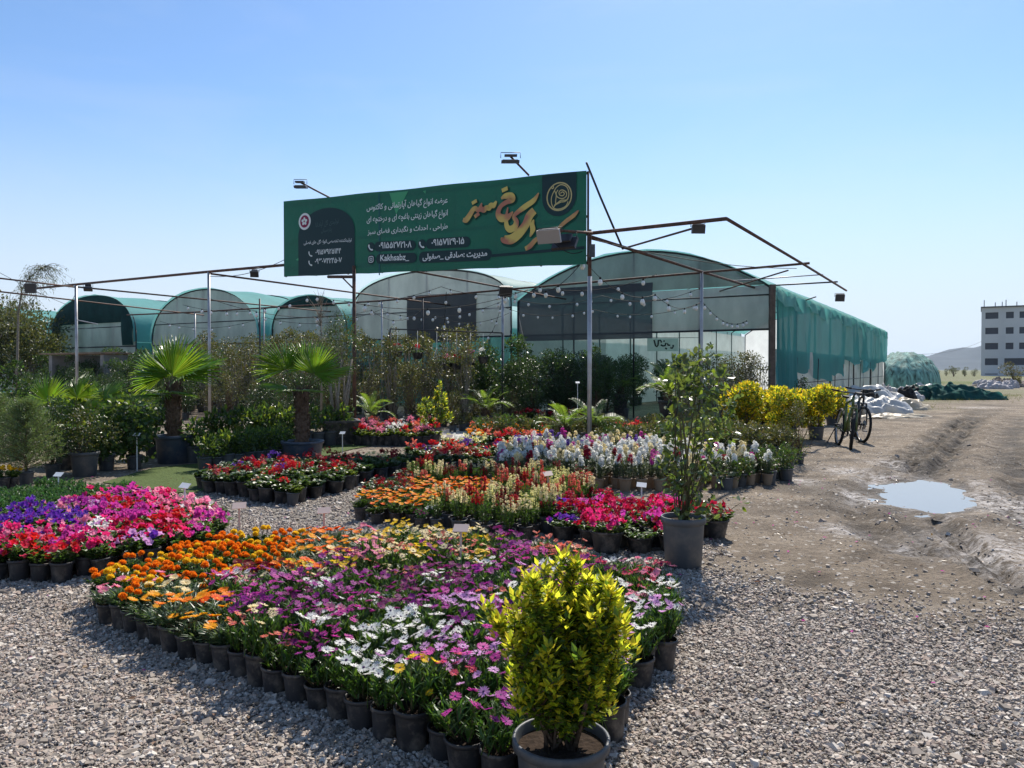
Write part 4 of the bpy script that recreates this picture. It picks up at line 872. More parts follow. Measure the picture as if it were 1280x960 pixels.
# --- fan palms -----------------------------------------------------------------
def fan_mesh(R, n=36, span=3.5, droop=.18, pet=.35):
    b = MB()
    for i in range(n):
        if random.random() < .04: continue
        dr_ = droop*random.uniform(.4,1.9) if random.random() < .8 else droop*random.uniform(2,3.4)
        a = PI/2+span*((i+.5)/n-.5)+random.gauss(0,.012); da = span/n*.54; rr = R*(1-.22*abs((i+.5)/n-.5)*2)*random.uniform(.94,1.04)
        c, s_ = math.cos, math.sin; z = lambda r_: -droop*R*(r_/R)**2*.6-dr_*.4*R*(r_/R)**4+.05*R*abs((i+.5)/n-.5)*2
        r1, r2 = rr*.48, rr*.78; w2 = da*.42
        v = [(0,0,0),(r1*c(a-da),r1*s_(a-da),z(r1)-.02*R),(r1*c(a),r1*s_(a),z(r1)+.02*R),(r1*c(a+da),r1*s_(a+da),z(r1)-.02*R),
             (r2*c(a-w2),r2*s_(a-w2),z(r2)-.01*R),(r2*c(a),r2*s_(a),z(r2)+.01*R),(r2*c(a+w2),r2*s_(a+w2),z(r2)-.01*R),(rr*c(a+random.uniform(-.02,.02)),rr*s_(a),z(rr)-random.uniform(0,.07)*R)]
        b.add(v, [[0,1,2],[0,2,3],[1,4,5,2],[2,5,6,3],[4,7,5],[5,7,6]], 0)
    b.tube([(0,-pet,-.05),(0,-pet*.4,0),(0,0,0),(0,.05,0)], [.014,.01,.009,.004], 5, 1)
    return b.mesh('frond', [M['l_palm'], M['stem']])
def frond_at(me, parent, hub, axis_, normal, sc=1.):
    y_ = Vector(axis_).normalized(); z_ = (Vector(normal)-y_*Vector(normal).dot(y_)).normalized(); x_ = y_.cross(z_)
    o = ob('frond', me, parent); mm = Matrix((x_, y_, z_)).transposed().to_4x4(); mm.translation = Vector(hub)
    o.matrix_local = mm@Matrix.Scale(sc, 4); return o
def palm_trunk(z0, z1, r, n=260):
    b = MB(); k = 14
    b.tube([(0,0,z0+(z1-z0)*i/k) for i in range(k+1)], [r*(1.12-.25*abs(i/k-.35))*random.uniform(.92,1.06) for i in range(k+1)], 12)
    a = RG.uniform(0,2*PI,n); z = RG.uniform(z0,z1,n); P = np.stack([r*.95*np.cos(a), r*.95*np.sin(a), z],1); D = np.stack([np.cos(a)*.55, np.sin(a)*.55, np.full(n,.9)],1)+RG.normal(size=(n,3))*.25
    b.scat(BLADE, P, frames(D), np.stack([np.full(n,.035),RG.uniform(.05,.10,n),np.full(n,.1)],1)); return b.mesh('trunk', M['bark'])
FANS = [fan_mesh(.72), fan_mesh(.72, 34, 3.0, .3), fan_mesh(.72, 38, 3.9, .1)]
def palm(px, py, potr, poth, tz, tr, fr, label, potm):
    loc = GR(px, py); r = empty('fan_palm', (loc[0], loc[1]+potr, 0), 0, label, 'palm')
    ob('pot', pot_mesh('pot', potr, poth, M[potm], .86, 30, .018, .9), r)
    if tz: ob('trunk', palm_trunk(poth*.8, tz, tr), r)
    for i, (hub, ax, no, s) in enumerate(fr): frond_at(FANS[i % 3], r, hub, ax, no, s)
    return r
palm(208,581,.27,.42,1.22,.095,[((.02,-.10,1.31),(.06,.12,1),(0,-1,.15),1.0),((-.15,-.02,1.29),(-.8,.15,.62),(-.35,-.75,.55),.95),((.18,0,1.29),(.8,.1,.5),(-.5,-.15,.8),.95),((.1,.25,1.33),(.4,.7,.9),(.1,-.5,.5),.85),
     ((-.1,.25,1.33),(-.5,.7,.9),(-.2,-.5,.6),.85),((.02,-.2,1.05),(.35,-.8,.15),(.1,.1,1),.7),((-.12,-.15,1.02),(-.7,-.6,.05),(0,0,1),.7),((.02,.1,1.36),(-.15,.25,1),(.25,-1,.1),.98)], 'tall fan palm with bright fan leaves in big black pot, the left one', 'bluepot')
palm(371,581,.31,.33,1.12,.095,[((.22,-.16,1.34),(.42,-.05,.9),(-.12,-1,.25),.74),((-.24,-.02,1.40),(-.6,.1,.85),(.35,-.85,.4),.86),((.02,.12,1.42),(.05,.3,1),(.1,-1,.3),.72),((.3,.05,1.27),(.9,.1,.45),(-.4,-.3,.8),.75),
     ((.1,.3,1.37),(.45,.8,.8),(-.2,-.5,.6),.65),((.05,-.25,1.08),(.25,-.9,.15),(0,.1,1),.6),((-.2,-.1,1.1),(-.8,-.4,.3),(0,-.2,1),.62)], 'shorter fan palm with reddish shaggy trunk in wide blue grey pot', 'bluepot')
palm(78,588,.2,.3,0,0,[((-.25,-.1,.95),(-.3,.1,1),(-.1,-1,.2),.62),((.1,0,1.0),(.15,.3,1),(0,-1,.4),.6),((.45,.05,.98),(.7,.2,.7),(-.3,-.7,.6),.55),((-.5,0,.65),(-.9,0,.45),(0,-.5,.9),.6),((.2,-.3,.6),(.4,-.8,.4),(0,.2,1),.5),((0,.3,.8),(0,.8,.8),(0,-.5,.6),.55)], 'low trunkless fan palm among the potted shrubs at the left', 'pot')
# --- cycads --------------------------------------------------------------------
def cyc_frond(ln=.8, arch=.55):
    b = MB(); n = 46; pts = []
    for i in range(11):
        t = i/10; pts.append((0, ln*t*(1-.12*t), ln*(.75*t-arch*1.25*t*t)))
    b.tube(pts, [.009*(1-.8*i/10)+.001 for i in range(11)], 5, 1); P=[]; D=[]; S=[]
    for i in range(n):
        t = .14+.86*i/n; k = t*10; i0 = min(9, int(k)); q = np.array(pts[i0])+(np.array(pts[i0+1])-np.array(pts[i0]))*(k-i0)
        for sgn in (-1,1): P.append(q); D.append([sgn*1.0, .55+.3*t, .28]); S.append((.011, .17*math.sin(PI*min(1,.15+t*.78))**.7*ln/.8, .1))
    b.scat(BLADE, P, frames(D, (0,0,1)), S, 0); return b.mesh('frond', [M['l_cycad'], M['stem']])
CY = [cyc_frond(.8,.45), cyc_frond(.85,.6), cyc_frond(.75,.3)]
def cycad(loc, zpot, s, n, label, potm, potr=.2, stand=0):
    r = empty('cycad', (loc[0],loc[1],-.003), 0, label, 'cycad'); 
    ob('pot', pot_mesh('pot', potr, zpot-stand, M[potm], .75, 24, .015, .9), r, (0,0,stand))
    if stand: ob('stand', MB().lathe([(0,0),(.2,0),(.2,.03),(.1,.08),(.09,stand-.1),(.17,stand-.02),(.17,stand),(0,stand)], 16).mesh('stand', M['dark']), r)
    ob('trunk', palm_trunk(zpot*.9, zpot+.14*s, .09*s, 80), r)
    for i in range(n):
        o = ob('frond', CY[i % 3], r, (0,0,zpot+.12*s), (random.uniform(.05,.9) if i % 2 else random.uniform(-.3,.3), 0, i*2.399), s*random.uniform(.85,1.1)); o.rotation_euler.rotate_axis('Y', random.uniform(-.2,.2))
    return r
cycad(at(836,16.3), .75, 1.05, 18, 'large cycad with arching fronds on a dark urn stand', 'dark', .22, .3)
cycad(at(706,13.2), .28, .8, 18, 'low bushy cycad in dark pot left of the front post', 'pot', .2)
cycad(at(741,13.4), .3, .85, 14, 'upright cycad behind the front post', 'pot', .2)
cycad(at(607,17.6), .35, .9, 16, 'dark cycad left of the white rear post', 'pot', .22)
cycad(at(775,22), .7, 1.0, 16, 'shaded cycad inside the greenhouse opening', 'pot', .22)
cycad(at(462,16.8), .3, .8, 14, 'shaded cycad right of the sign post', 'pot', .22)
# --- big tub with a multi-stemmed tree -------------------------------------------
r = empty('multi_stem_tree', (*at(424,14.4),0), .3, 'tree with several pale trunks in a big black square tub by the sign post', 'potted tree')
b = MB(); v = []
for z, h in ((0,.24),(.42,.33),(.42,.36),(.46,.36),(.46,.30),(.40,.29)): v += [(-h,-h,z),(h,-h,z),(h,h,z),(-h,h,z)]
b.add(v, [[4*i+j,4*i+(j+1)%4,4*i+4+(j+1)%4,4*i+4+j] for i in range(5) for j in range(4)], 0); b.add([(-.29,-.29,.40),(.29,-.29,.40),(.29,.29,.40),(-.29,.29,.40)], [[0,1,2,3]], 1)
ob('pot', b.mesh('pot', [M['pot'], M['soil']]), r)
b = MB(); L_ = lumps(26, .45, .35, 1.35, 2.35, .2)
for k in range(7):
    a = k*.9; b.tube([(.1*math.cos(a),.1*math.sin(a),.38),(.16*math.cos(a),.14*math.sin(a),.9),(.26*math.cos(a+.3),.22*math.sin(a+.3),1.6)], [.026,.022,.012], 6)
ob('trunk', stems(b, L_, 1.2, 20, .008, .25).mesh('trunk', M['greybark']), r); ob('crown', leafcloud(MB(), L_, 3800, .042, .014, BLADE, .6, 0, (.2,1), .8, (1,.5)).mesh('crown', [M['l_olive'], M['l_mid']]), r)
# --- trees far left ---------------------------------------------------------------
def tree(loc, ht, rad, nl, leafn, label, lm, L=.16, W=.08, weep=False):
    r = empty('weeping_tree' if weep else 'bushy_tree', (*loc,0), random.random()*6, label, 'tree', 'trees beyond the nursery at the left'); L_ = lumps(nl, rad, rad, ht*.3, ht*.95, rad*.33); b = MB()
    b.tube([(0,0,0),(.05,0,ht*.3),(-.05,.05,ht*.7),(0,0,ht*.92)], [.05*rad+.03,.04*rad+.02,.02*rad+.01,.01], 8)
    ob('trunk', stems(b, L_, ht*.2, 14, .03*rad, .05, 0, .2).mesh('trunk', M['greybark']), r)
    ob('crown', leafcloud(MB(), L_, leafn, L, W, LEAF if not weep else BLADE, -1.2 if weep else .3, 0, (.2,1), .7, (1,.4)).mesh('crown', [M[lm], M['l_olive']]), r); return r
tree(at(22,36), 4.2, 2.2, 36, 7000, 'bushy olive green tree at the far left beyond the shrubs', 'l_tree')
tree(at(-15,34), 4.6, 2.0, 30, 5000, 'bushy tree cut by the left edge beyond the shrubs', 'l_tree')
tree(at(45,33), 3.2, 1.4, 20, 3000, 'small rounded tree right of the bushy olive tree', 'l_olive')
# thin arching tree
r = empty('weeping_tree', (*at(19,30),0), 0, 'thin bare looking tree arching over to the right at far left', 'tree', 'trees beyond the nursery at the left'); b = MB(); lb = MB()
pts = [(0,0,0),(.1,0,2),(.15,0,3.6),(.3,0,4.5),(.6,0,5.0),(1.0,0,5.3),(1.25,0,5.45)]; b.tube(pts, [.05,.045,.035,.025,.018,.01,.005], 6); P=[]; D=[]
for k in range(90):
    i = random.choice([2,2,3,3,4,5,5]); t = random.random(); q = np.array(pts[i])*(1-t)+np.array(pts[min(6,i+1)])*t; sgn = random.choice([-1,1,1]); e = q+np.array([sgn*random.uniform(.1,.9), random.gauss(0,.3), random.uniform(-.75,.15)])
    b.tube([q,(q+e)/2+np.array([0,0,.1]),e], [.008,.006,.003], 4)
    for j in range(14): u_ = random.random(); P.append(q+(e-q)*u_+RG.normal(size=3)*.05); D.append([random.gauss(0,.5)+.3*sgn, random.gauss(0,.5), -1])
lb.scat(BLADE, P, frames(D), np.stack([np.full(len(P),.02),np.full(len(P),.12),np.full(len(P),.1)],1), 0)
ob('trunk', b.mesh('trunk', M['greybark']), r); ob('crown', lb.mesh('crown', [M['l_olive']]), r)
# slender leafless young tree behind the short palm
r = empty('young_tree', (*at(401,18.5),0), 0, 'slender young tree with a bare twig ball on top, behind the short palm', 'tree'); b = MB(); b.tube([(0,0,0),(.03,0,1.6),(0,0,3.1)], [.03,.022,.012], 6); L_ = [(0,0,2.9,.28),(-.15,0,2.7,.2),(.15,0,2.75,.2),(0,0,3.2,.2)]+[(.1,0,2.2,.25),(-.2,0,2.1,.2)]
for k in range(60): q = random.choice(L_); e = np.array(q[:3])+RG.normal(size=3)*q[3]*.6; b.tube([(0,0,min(3.0,q[2]-.25)),(np.array([0,0,q[2]-.2])+e)/2,e], [.006,.004,.002], 4)
ob('trunk', b.mesh('trunk', M['greybark']), r); ob('crown', leafcloud(MB(), L_[4:]+[(0,0,1.9,.3)], 420, .05, .02, BLADE, .4, 0, (.2,1), .8).mesh('crown', [M['l_olive']]), r)
# ================================================================== GREENHOUSES
K = Vector((6.76,20.0,0))
def Fw(w_, t, z): p = K-U*w_+V*t; return np.array([p.x, p.y, z])
M['net'] = cloth('teal_shade_net', (.095,.28,.285), (.17,.52,.50), .55, .04, .22, .6, .8, .15, (1,1,.35))
M['netroof'] = cloth('teal_roof_net', (.15,.41,.40), (.2,.52,.50), .4, .03, .2, .5, .75, .2)
M['netlight'] = cloth('pale_teal_roof_film', (.25,.46,.46), (.45,.66,.65), .6, .05, .15, .5, .5, .3)
M['netdark'] = cloth('dark_green_net', (.010,.055,.052), (.012,.07,.06), .25, .02, .25, 2)
M['film'] = cloth('grey_plastic_film', (.52,.49,.44), (.62,.57,.50), .35, .05, .36, .9, .35, .4, (1,1,.45))
M['filmtop'] = cloth('green_grey_plastic_film', (.27,.275,.255), (.34,.36,.32), .4, .04, .4, .7, .35, .4, (1,1,.5))
M['filmwhite'] = cloth('white_plastic_film', (.55,.56,.56), (.72,.74,.74), .6, .05, .12, 1.5, .35, .4)
M['filmclear'] = cloth('clear_greenish_film', (.07,.095,.09), (.10,.14,.13), .4, .58, .2, 2, .25, .5)
M['shadenet'] = cloth('charcoal_shade_net', (.095,.098,.11), (.12,.125,.14), .4, .05, .2, .8, .8, .1)
M['skirt'] = cloth('milky_skirt_film', (.50,.50,.49), (.55,.55,.54), .45, .06, .2, 2.2, .3, .5)
def arch(w0, w1, eave, apex, n=28, e=.62):
    r = []
    for i in range(n+1):
        a = PI*i/n; r.append(((w0+w1)/2-(w1-w0)/2*math.cos(a), eave+(apex-eave)*math.sin(a)**e))
    return r
def sheet(grid_, mat_):
    g = np.array(grid_); a, b_, _ = g.shape
    ii = (np.arange(a-1)[:,None]*b_+np.arange(b_-1)[None]).ravel()
    return MB().add(g.reshape(-1,3), np.stack([ii,ii+1,ii+b_+1,ii+b_],1), 0, True).mesh('sheet', mat_)
def gable(ar, zlo, t, mat_, wlo=None, whi=None, ztop=None, bulge=.05):
    wl = [p for p in ar if (wlo is None or p[0] >= wlo-1e-6) and (whi is None or p[0] <= whi+1e-6)]
    zz_ = np.array([q[0] for q in ar]), np.array([q[1] for q in ar])
    lo = wlo if wlo is not None else ar[0][0]; hi = whi if whi is not None else ar[-1][0]
    ws = np.linspace(lo, hi, 26); g = []
    for wv in ws:
        top = float(np.interp(wv, zz_[0], zz_[1])); top = min(top, ztop) if ztop else top
        g.append([Fw(wv, t-bulge*math.sin(PI*j/8)*(.6+.6*vnoise(np.array([wv*1.3]), np.array([j*.4]), 3)[0]), zlo+(top-zlo)*j/8) for j in range(9)])
    return sheet(g, mat_)
def greenhouse(w0, w1, eave, apex, ln, label, front, side=True, e=.62, t0=0., roofm='netroof'):
    p0 = K-U*((w0+w1)/2)+V*t0
    r = empty('greenhouse', (p0.x, p0.y, 0), 0, label, 'greenhouse', 'row of tunnel greenhouses'); bpy_inv = Matrix.Translation(-Vector((p0.x,p0.y,0)))
    def part(nm, me): o = ob(nm, me, r, (-p0.x,-p0.y,0)); return o
    ar = arch(w0, w1, eave, apex, 28, e); nt = int(ln/1.0)
    g = [[Fw(w_, t0+ln*j/nt-.12, z+.05-.07*abs(math.sin(PI*j/2.0))*math.sin(PI*i/28)+(random.uniform(-.02,.02))) for j in range(nt+1)] for i, (w_, z) in enumerate(ar)]
    part('roof_cover', sheet(g, M[roofm]))
    fb = MB(); seg = [Fw(w_, t0, z) for w_, z in ar]; fb.tube(seg, .03, 6)
    for k in range(1, int(ln/3)+1): fb.tube([Fw(w_, t0+3*k, z) for w_, z in ar], .025, 5)
    for wv in np.linspace(w0+.02, w1-.02, 5):
        zt = float(np.interp(wv, [q[0] for q in ar], [q[1] for q in ar])); fb.tube([Fw(wv,t0+.02,0),Fw(wv,t0+.02,zt)], .026, 6)
    for z in (2.45, 3.35):
        ws = [q[0] for q in ar if q[1] > z]; 
        if ws: fb.tube([Fw(min(ws),t0-.03,z),Fw(max(ws),t0-.03,z)], .03 if z < 3 else .02, 6)
    for k in range(int(ln/3)+1):
        for wv in (w0,w1): fb.tube([Fw(wv,t0+3*k,0),Fw(wv,t0+3*k,eave)], .03, 5)
    part('frame', fb.mesh('frame', M['dark']))
    part('end_film', gable(ar, 0, t0+ln, M['filmwhite']))
    if side:
        for wv in ((w0,w1) if side is True else side): part('side_cover', sheet([[Fw(wv+.03*math.sin(j*1.1), t0+ln*j/30, z) for j in range(31)] for z in (.1,1.2,eave)], M['net']))
    for nm, a in front: part(nm, gable(ar, **{**dict(t=t0, mat_=M['film'], zlo=2.45), **a}))
    return r, part, ar
r1, part1, ar1 = greenhouse(0, 7.7, 3.5, 4.75, 27, 'largest greenhouse with draped teal side and open dark front, nearest on the right',
    [('gable_film', dict(mat_=M['filmtop'], zlo=3.62, wlo=.15, whi=7.55)),('gable_film', dict(mat_=M['film'], zlo=2.47, wlo=.05, whi=3.3, ztop=3.6)),('shade_panel', dict(mat_=M['shadenet'], zlo=2.28, wlo=3.25, whi=7.6, ztop=3.85, t=-.06)),
     ('front_film', dict(mat_=M['filmclear'], zlo=.2, wlo=4.7, whi=7.6, ztop=2.4))], False, 1.9)
part1('end_wall_film', sheet([[Fw(7.7, 27*j/20, z) for j in range(21)] for z in (0,1.5,3.4)], M['filmwhite']))
# draped side: a gathered curtain at the corner, then the long net with a ragged lower edge
def drape(t0, t1, ztop, zbot, amp, n=90, m=14, freq=3.0, off=0.):
    g = []
    for j in range(n+1):
        t = t0+(t1-t0)*j/n; zb = zbot(t); f_ = amp*(.3+1.6*vnoise(np.array([t*.8]),np.array([1.5]),12)[0])*(math.sin(t*freq+3*vnoise(np.array([t*.5]),np.array([7.5]),13)[0])+.6*math.sin(t*freq*2.3+1)+.5*math.sin(t*.9))
        g.append([Fw(-.06-off-f_*(.25+.75*(1-k/m))-.05*vnoise(np.array([t*2.]),np.array([k*.5]),4)[0], t, zb+(ztop(t)-zb)*k/m) for k in range(m+1)])
    return sheet(g, M['net'])
rag = lambda t: 1.2+.02*t+.24*math.sin(t*.55+.4)+.13*math.sin(t*1.7)+.08*math.sin(t*4.1)
part1('side_curtain', drape(-.05, 2.5, lambda t: 3.52, lambda t: .45+.22*math.sin(t*1.6), .07, 70, 14, 9.0))
part1('side_cover', drape(2.2, 27.1, lambda t: 3.52-.08*abs(math.sin(t*.7)), rag, .13, 260, 14, 1.9, .06))
g = []
for j in range(120):
    t = -.1+27.2*j/119; dp = .28+.22*abs(math.sin(t*.62+.5))+.05*math.sin(t*3)
    g.append([Fw(.9,t,3.98),Fw(.35,t,3.68),Fw(-.02,t,3.60),Fw(-.13-.03*math.sin(t*4),t,3.45),Fw(-.17-.04*math.sin(t*5),t,3.58-dp)])
part1('roof_flap', sheet(g, cloth('light_teal_flap', (.22,.50,.43), (.3,.65,.55), .45, .0, .2, 1.5, .8, .1)))
part1('skirt_film', sheet([[Fw(.03-.05*math.sin(t*3.1+z*2)-.03*vnoise(np.array([t*3.]),np.array([z*3.]),6)[0], t, z) for t in np.linspace(-.02,27,140)] for z in np.linspace(.0,1.95,12)], M['skirt']))
b = MB()
for k in range(8): b.tube([Fw(-.12,2.4+3.4*k,0),Fw(-.15,2.4+3.4*k,1.75)], .016, 5)
b.tube([Fw(-.12,-.02,1.0),Fw(-.12,27,1.05)], .012, 4); part1('side_rail', b.mesh('side_rail', M['dark']))
b = MB(); b.box((K.x-.02,K.y-.05,1.8), (.14,.14,3.6)); part1('corner_post', b.mesh('corner_post', plain('weathered_wood',(.13,.10,.08),.85,.15,noise=.35,nscale=9)))
# pale banner with dark hand lettering hanging inside the mouth (inside_banner)
ib = empty('hanging_banner', A(830,431,25.5), 0, 'pale banner with dark Persian lettering hanging inside the largest greenhouse', 'banner'); io = A(830,431,25.5)
def ipx(x_, y_, off=0.): return A(808+x_/21.33, 416+y_/21.33, 25.5-off)-io
ob('sheet', MB().add([ipx(20,145),ipx(850,145),ipx(850,490),ipx(20,490)], [[0,1,2,3]]).mesh('sheet', M['filmwhite']), ib)
ob('wire', MB().tube([ipx(-300,130),ipx(1500,130)], .008, 4).mesh('wire', M['dark']), ib)
b = MB()
for pts in ([(205,190),(225,270),(245,345),(280,370),(312,330),(322,190)],[(350,185),(395,225),(400,262)],[(455,222),(485,218)],[(385,320),(440,350),(500,342),(522,268)],[(560,280),(578,328),(632,330)],[(640,395),(690,410),(716,365),(715,322)],[(505,405),(545,432)]): b.tube([ipx(*p, .02) for p in pts], .028, 5)
ob('lettering', b.mesh('lettering', M['dark']), ib)
# grow-bench shelf and a stencilled film inside
greenhouse(7.95, 14.6, 3.35, 4.72, 27, 'second greenhouse from the right, rounded top partly hidden by the sign', [('gable_film', dict(mat_=M['film'], zlo=2.45)),('shade_panel', dict(mat_=M['shadenet'], zlo=2.3, wlo=9.2, whi=12.05, ztop=3.9, t=-.07)),('front_film', dict(mat_=M['filmclear'], zlo=.3, wlo=8.0, whi=14.5, ztop=2.42))], e=.7, side=(14.6,), roofm='netlight')
greenhouse(14.9, 18.8, 2.5, 4.15, 24, 'small narrow greenhouse between two larger ones, dark net over its top', [('gable_film', dict(mat_=M['film'], zlo=.3)),('net_cap', dict(mat_=M['netdark'], zlo=3.72, wlo=15.4, whi=18.3, t=-.06))], e=.62)
greenhouse(19.5, 26.4, 2.6, 4.72, 27, 'greenhouse with plain pale grey film front, behind the tall palm', [('gable_film', dict(mat_=M['film'], zlo=.3))], e=.85)
greenhouse(27.6, 34.4, 2.6, 4.85, 27, 'leftmost greenhouse with a dark green net cap over its front', [('gable_film', dict(mat_=M['film'], zlo=.3)),('net_cap', dict(mat_=M['netdark'], zlo=3.55, wlo=28.0, whi=34.0, t=-.08)),('net_side', dict(mat_=M['netdark'], zlo=2.5, wlo=27.65, whi=28.5, t=-.1)),('net_side', dict(mat_=M['netdark'], zlo=2.8, wlo=33.5, whi=34.3, t=-.1))], e=.62)
greenhouse(36, 43, 2.3, 4.6, 27, 'far greenhouse seen only as a strip of teal roof at the left', [('gable_film', dict(mat_=M['film'], zlo=.3))], e=.62)
# slumped low tunnel beyond the big greenhouse
def mound(name, c, rx, ry, h, mats, rz=0, n=46, m=16, fold=.18, freq=7, seed=1, pw=.8):
    g = []; ang = np.linspace(0,2*PI,n+1)
    for k in range(m+1):
        t = k/m; row = []
        for a in ang:
            a_ = a % (2*PI-1e-9); f_ = 1+fold*(vnoise(np.array([math.cos(a_)*freq*.5+9]),np.array([math.sin(a_)*freq*.5+9+t*1.5]),seed)[0]-.5)*2*(t**.6)
            rr = math.sin(t*PI/2)**pw if pw < 1 else t
            z = h*math.cos(t*PI/2)**.8*(1+fold*(vnoise(np.array([math.cos(a_)*t*freq+3]),np.array([math.sin(a_)*t*freq+3]),seed+5)[0]-.5)*2.2)
            x_, y_ = rx*rr*f_*math.cos(a), ry*rr*f_*math.sin(a); row.append([x_*math.cos(rz)-y_*math.sin(rz), x_*math.sin(rz)+y_*math.cos(rz), max(z,-.02)])
        g.append(row)
    me = sheet(g, mats); o = ob(name, me, None, c); return o
M['nettunnel'] = cloth('faded_teal_net', (.20,.36,.33), (.25,.45,.4), .4, .03, .95, 1.2, .7, .2, (4,4,.15))
p_ = at(1130, 50)
tag(mound('low_tunnel', (*p_,0), 2.1, 5.0, 2.45, M['nettunnel'], -math.radians(31), 90, 22, .06, 16, 3, .75), 'slumped low tunnel under streaked teal net beyond the big greenhouse', 'greenhouse')

# ================================================================== SIGN
SBL, STL, STR, SBR = A(355,346,16.02), A(355,252,16.02), A(733,213,12.44), A(733,330,12.44)
sx = (SBR-SBL); sx.z = 0; SL = sx.length; sx.normalize(); sn = Vector((sx.y,-sx.x,0))     # sn faces the viewer
def S(px, py, off=0.):
    d = ray(px,py); o_ = Vector((0,0,H)); t = (SBL-o_).dot(sn)/d.dot(sn); return o_+d*t+sn*off
def sxy(px, py): p = S(px,py)-SBL; return p.dot(sx), p.z
def s3(x_, z, off=0.): return SBL+sx*x_+Vector((0,0,z))+sn*off
GREEN = cloth('green_banner', (.008,.112,.068), (.010,.16,.08), .04, 0, .05, 1.5, .45, .3)
DKG = plain('dark_teal_print', (.004,.030,.033), .5, .3)
WHT = plain('white_print', (.72,.76,.73), .5, .3)
sign = empty('billboard', (B0.x, B0.y, 0), 0, 'long green billboard with gold and white Persian lettering over the nursery entrance', 'billboard')
SO = Vector((B0.x,B0.y,0))
def spart(nm, me, label=None, parent=None): return ob(nm, me, parent or sign, (-SO.x,-SO.y,0), None, None, label)
n_ = 24; g = []
for i in range(n_+1):
    x_ = SL*i/n_; zb = (SBR.z-SBL.z)*i/n_+.008*math.sin(i*1.3); zt = (STL.z-SBL.z)+(STR.z-STL.z)*i/n_+.006*math.sin(i*.9+1); g.append([s3(x_, zb+(zt-zb)*j/8, .0) for j in range(9)])
spart('banner', sheet(g, GREEN))
b = MB(); 
for (x0,z0),(x1,z1) in (((0,.03),(SL,SBR.z-SBL.z+.03)),((0,STL.z-SBL.z-.03),(SL,STR.z-SBL.z-.03)),((0,.75),(SL,.55))): b.tube([s3(x0,z0,-.06),s3(x1,z1,-.06)], .022, 6)
for k in range(9): x_ = SL*k/8; zb = (SBR.z-SBL.z)*k/8; b.tube([s3(x_,zb,-.06),s3(x_,zb+1.5,-.06)], .02, 6)
spart('frame', b.mesh('frame', M['rust']))
def poly_px(pts, off, mat_, nm='print', th=0):
    b = MB(); b.add([s3(*sxy(*p), off) for p in pts], [list(range(len(pts)))]); return spart(nm, b.mesh(nm, mat_))
OFF1, OFF2, OFF3, OFF4 = .010, .014, .018, .022
def plane_poly(pts, off, mat_, nm): b = MB(); b.add([s3(x_, z, off) for x_, z in pts], [list(range(len(pts)))]); return spart(nm, b.mesh(nm, mat_))
# arch panel, left
x0, zb0 = sxy(373.5,346); x1, zb1 = sxy(444,343.5); xm = (x0+x1)/2; zt = sxy(408,260)[1]; zs = sxy(374,296)[1]
pts = [(x0,zb0+.02)]+[(x1,zb1+.02)]+[(xm+(x1-x0)/2*math.cos(a), zs+(zt-zs)*math.sin(a)) for a in np.linspace(0,PI,24)]
plane_poly(pts, OFF1, DKG, 'arch_panel')
# top right panel with emblem
x0, x1 = sxy(678,218)[0], sxy(721,215)[0]; zt = sxy(700,216)[1]-.01; zc = sxy(699,246)[1]; xm = (x0+x1)/2; rr = (x1-x0)/2
pts = [(x0,sxy(678,219.5)[1]),]+[(xm+rr*math.cos(a), zc+rr*1.0*math.sin(a)) for a in np.linspace(PI,2*PI,20)]+[(x1,sxy(721,214.5)[1])]
plane_poly(pts, OFF1, DKG, 'emblem_panel')
GOLD = mat('gold_print'); gm_, n, l = GOLD; tc = n.new('ShaderNodeTexCoord'); nt = n.new('ShaderNodeTexNoise'); nt.inputs['Scale'].default_value=2.6; nt.inputs['Detail'].default_value=2; l.new(tc.outputs['Object'], nt.inputs['Vector'])
r = n.new('ShaderNodeValToRGB'); l.new(nt.outputs[0], r.inputs[0]); e = r.color_ramp.elements; e[0].position=.38; e[0].color=(.42,.15,.08,1); e[1].position=.55; e[1].color=(.62,.47,.10,1); p = n.new('ShaderNodeBsdfPrincipled'); p.inputs['Roughness'].default_value=.5; l.new(r.outputs[0], p.inputs['Base Color']); out(n, l, p.outputs[0])
LINE = plain('gold_line', (.5,.42,.18), .5, .3)
def ribbon(pts, wd, off, mat_, nm, pxs=True, k=6):
    """calligraphic stroke: a smooth path with its own width along the way"""
    P = [np.array(sxy(*p)) if pxs else np.array(p, float) for p in pts]; n = len(P); Q=[]; Wd=[]
    wd = [wd]*n if np.isscalar(wd) else wd
    for i in range(n-1):
        p0, p1, p2, p3 = P[max(0,i-1)], P[i], P[i+1], P[min(n-1,i+2)]
        for j in range(k):
            t = j/k; Q.append(.5*((2*p1)+(-p0+p2)*t+(2*p0-5*p1+4*p2-p3)*t*t+(-p0+3*p1-3*p2+p3)*t**3)); Wd.append(wd[i]+(wd[i+1]-wd[i])*t)
    Q.append(P[-1]); Wd.append(wd[-1]); Q = np.array(Q); T = np.gradient(Q, axis=0); T = T/(np.linalg.norm(T,axis=1,keepdims=True)+1e-9); N = np.stack([-T[:,1],T[:,0]],1)
    g = [[s3(*(q+nn*w_/2), off), s3(*(q-nn*w_/2), off)] for q, nn, w_ in zip(Q, N, Wd)]; return g
def strokes(list_, off, mat_, nm):
    b = MB(); o_ = off
    for g in list_:
        a = np.array(g); k = len(a); ii = np.arange(k-1)*2; a = a+np.array(sn)*o_; o_ += .0003
        b.add(a.reshape(-1,3), np.stack([ii,ii+1,ii+3,ii+2],1))
    return spart(nm, b.mesh(nm, mat_))
cal = [((727,263),(718,271),(705,279),(693,288),(686,294),(690,299)),((699,301),(690,303),(680,297),(672,301),(664,307),(656,312)),   # gaf and the first word's base
       ]
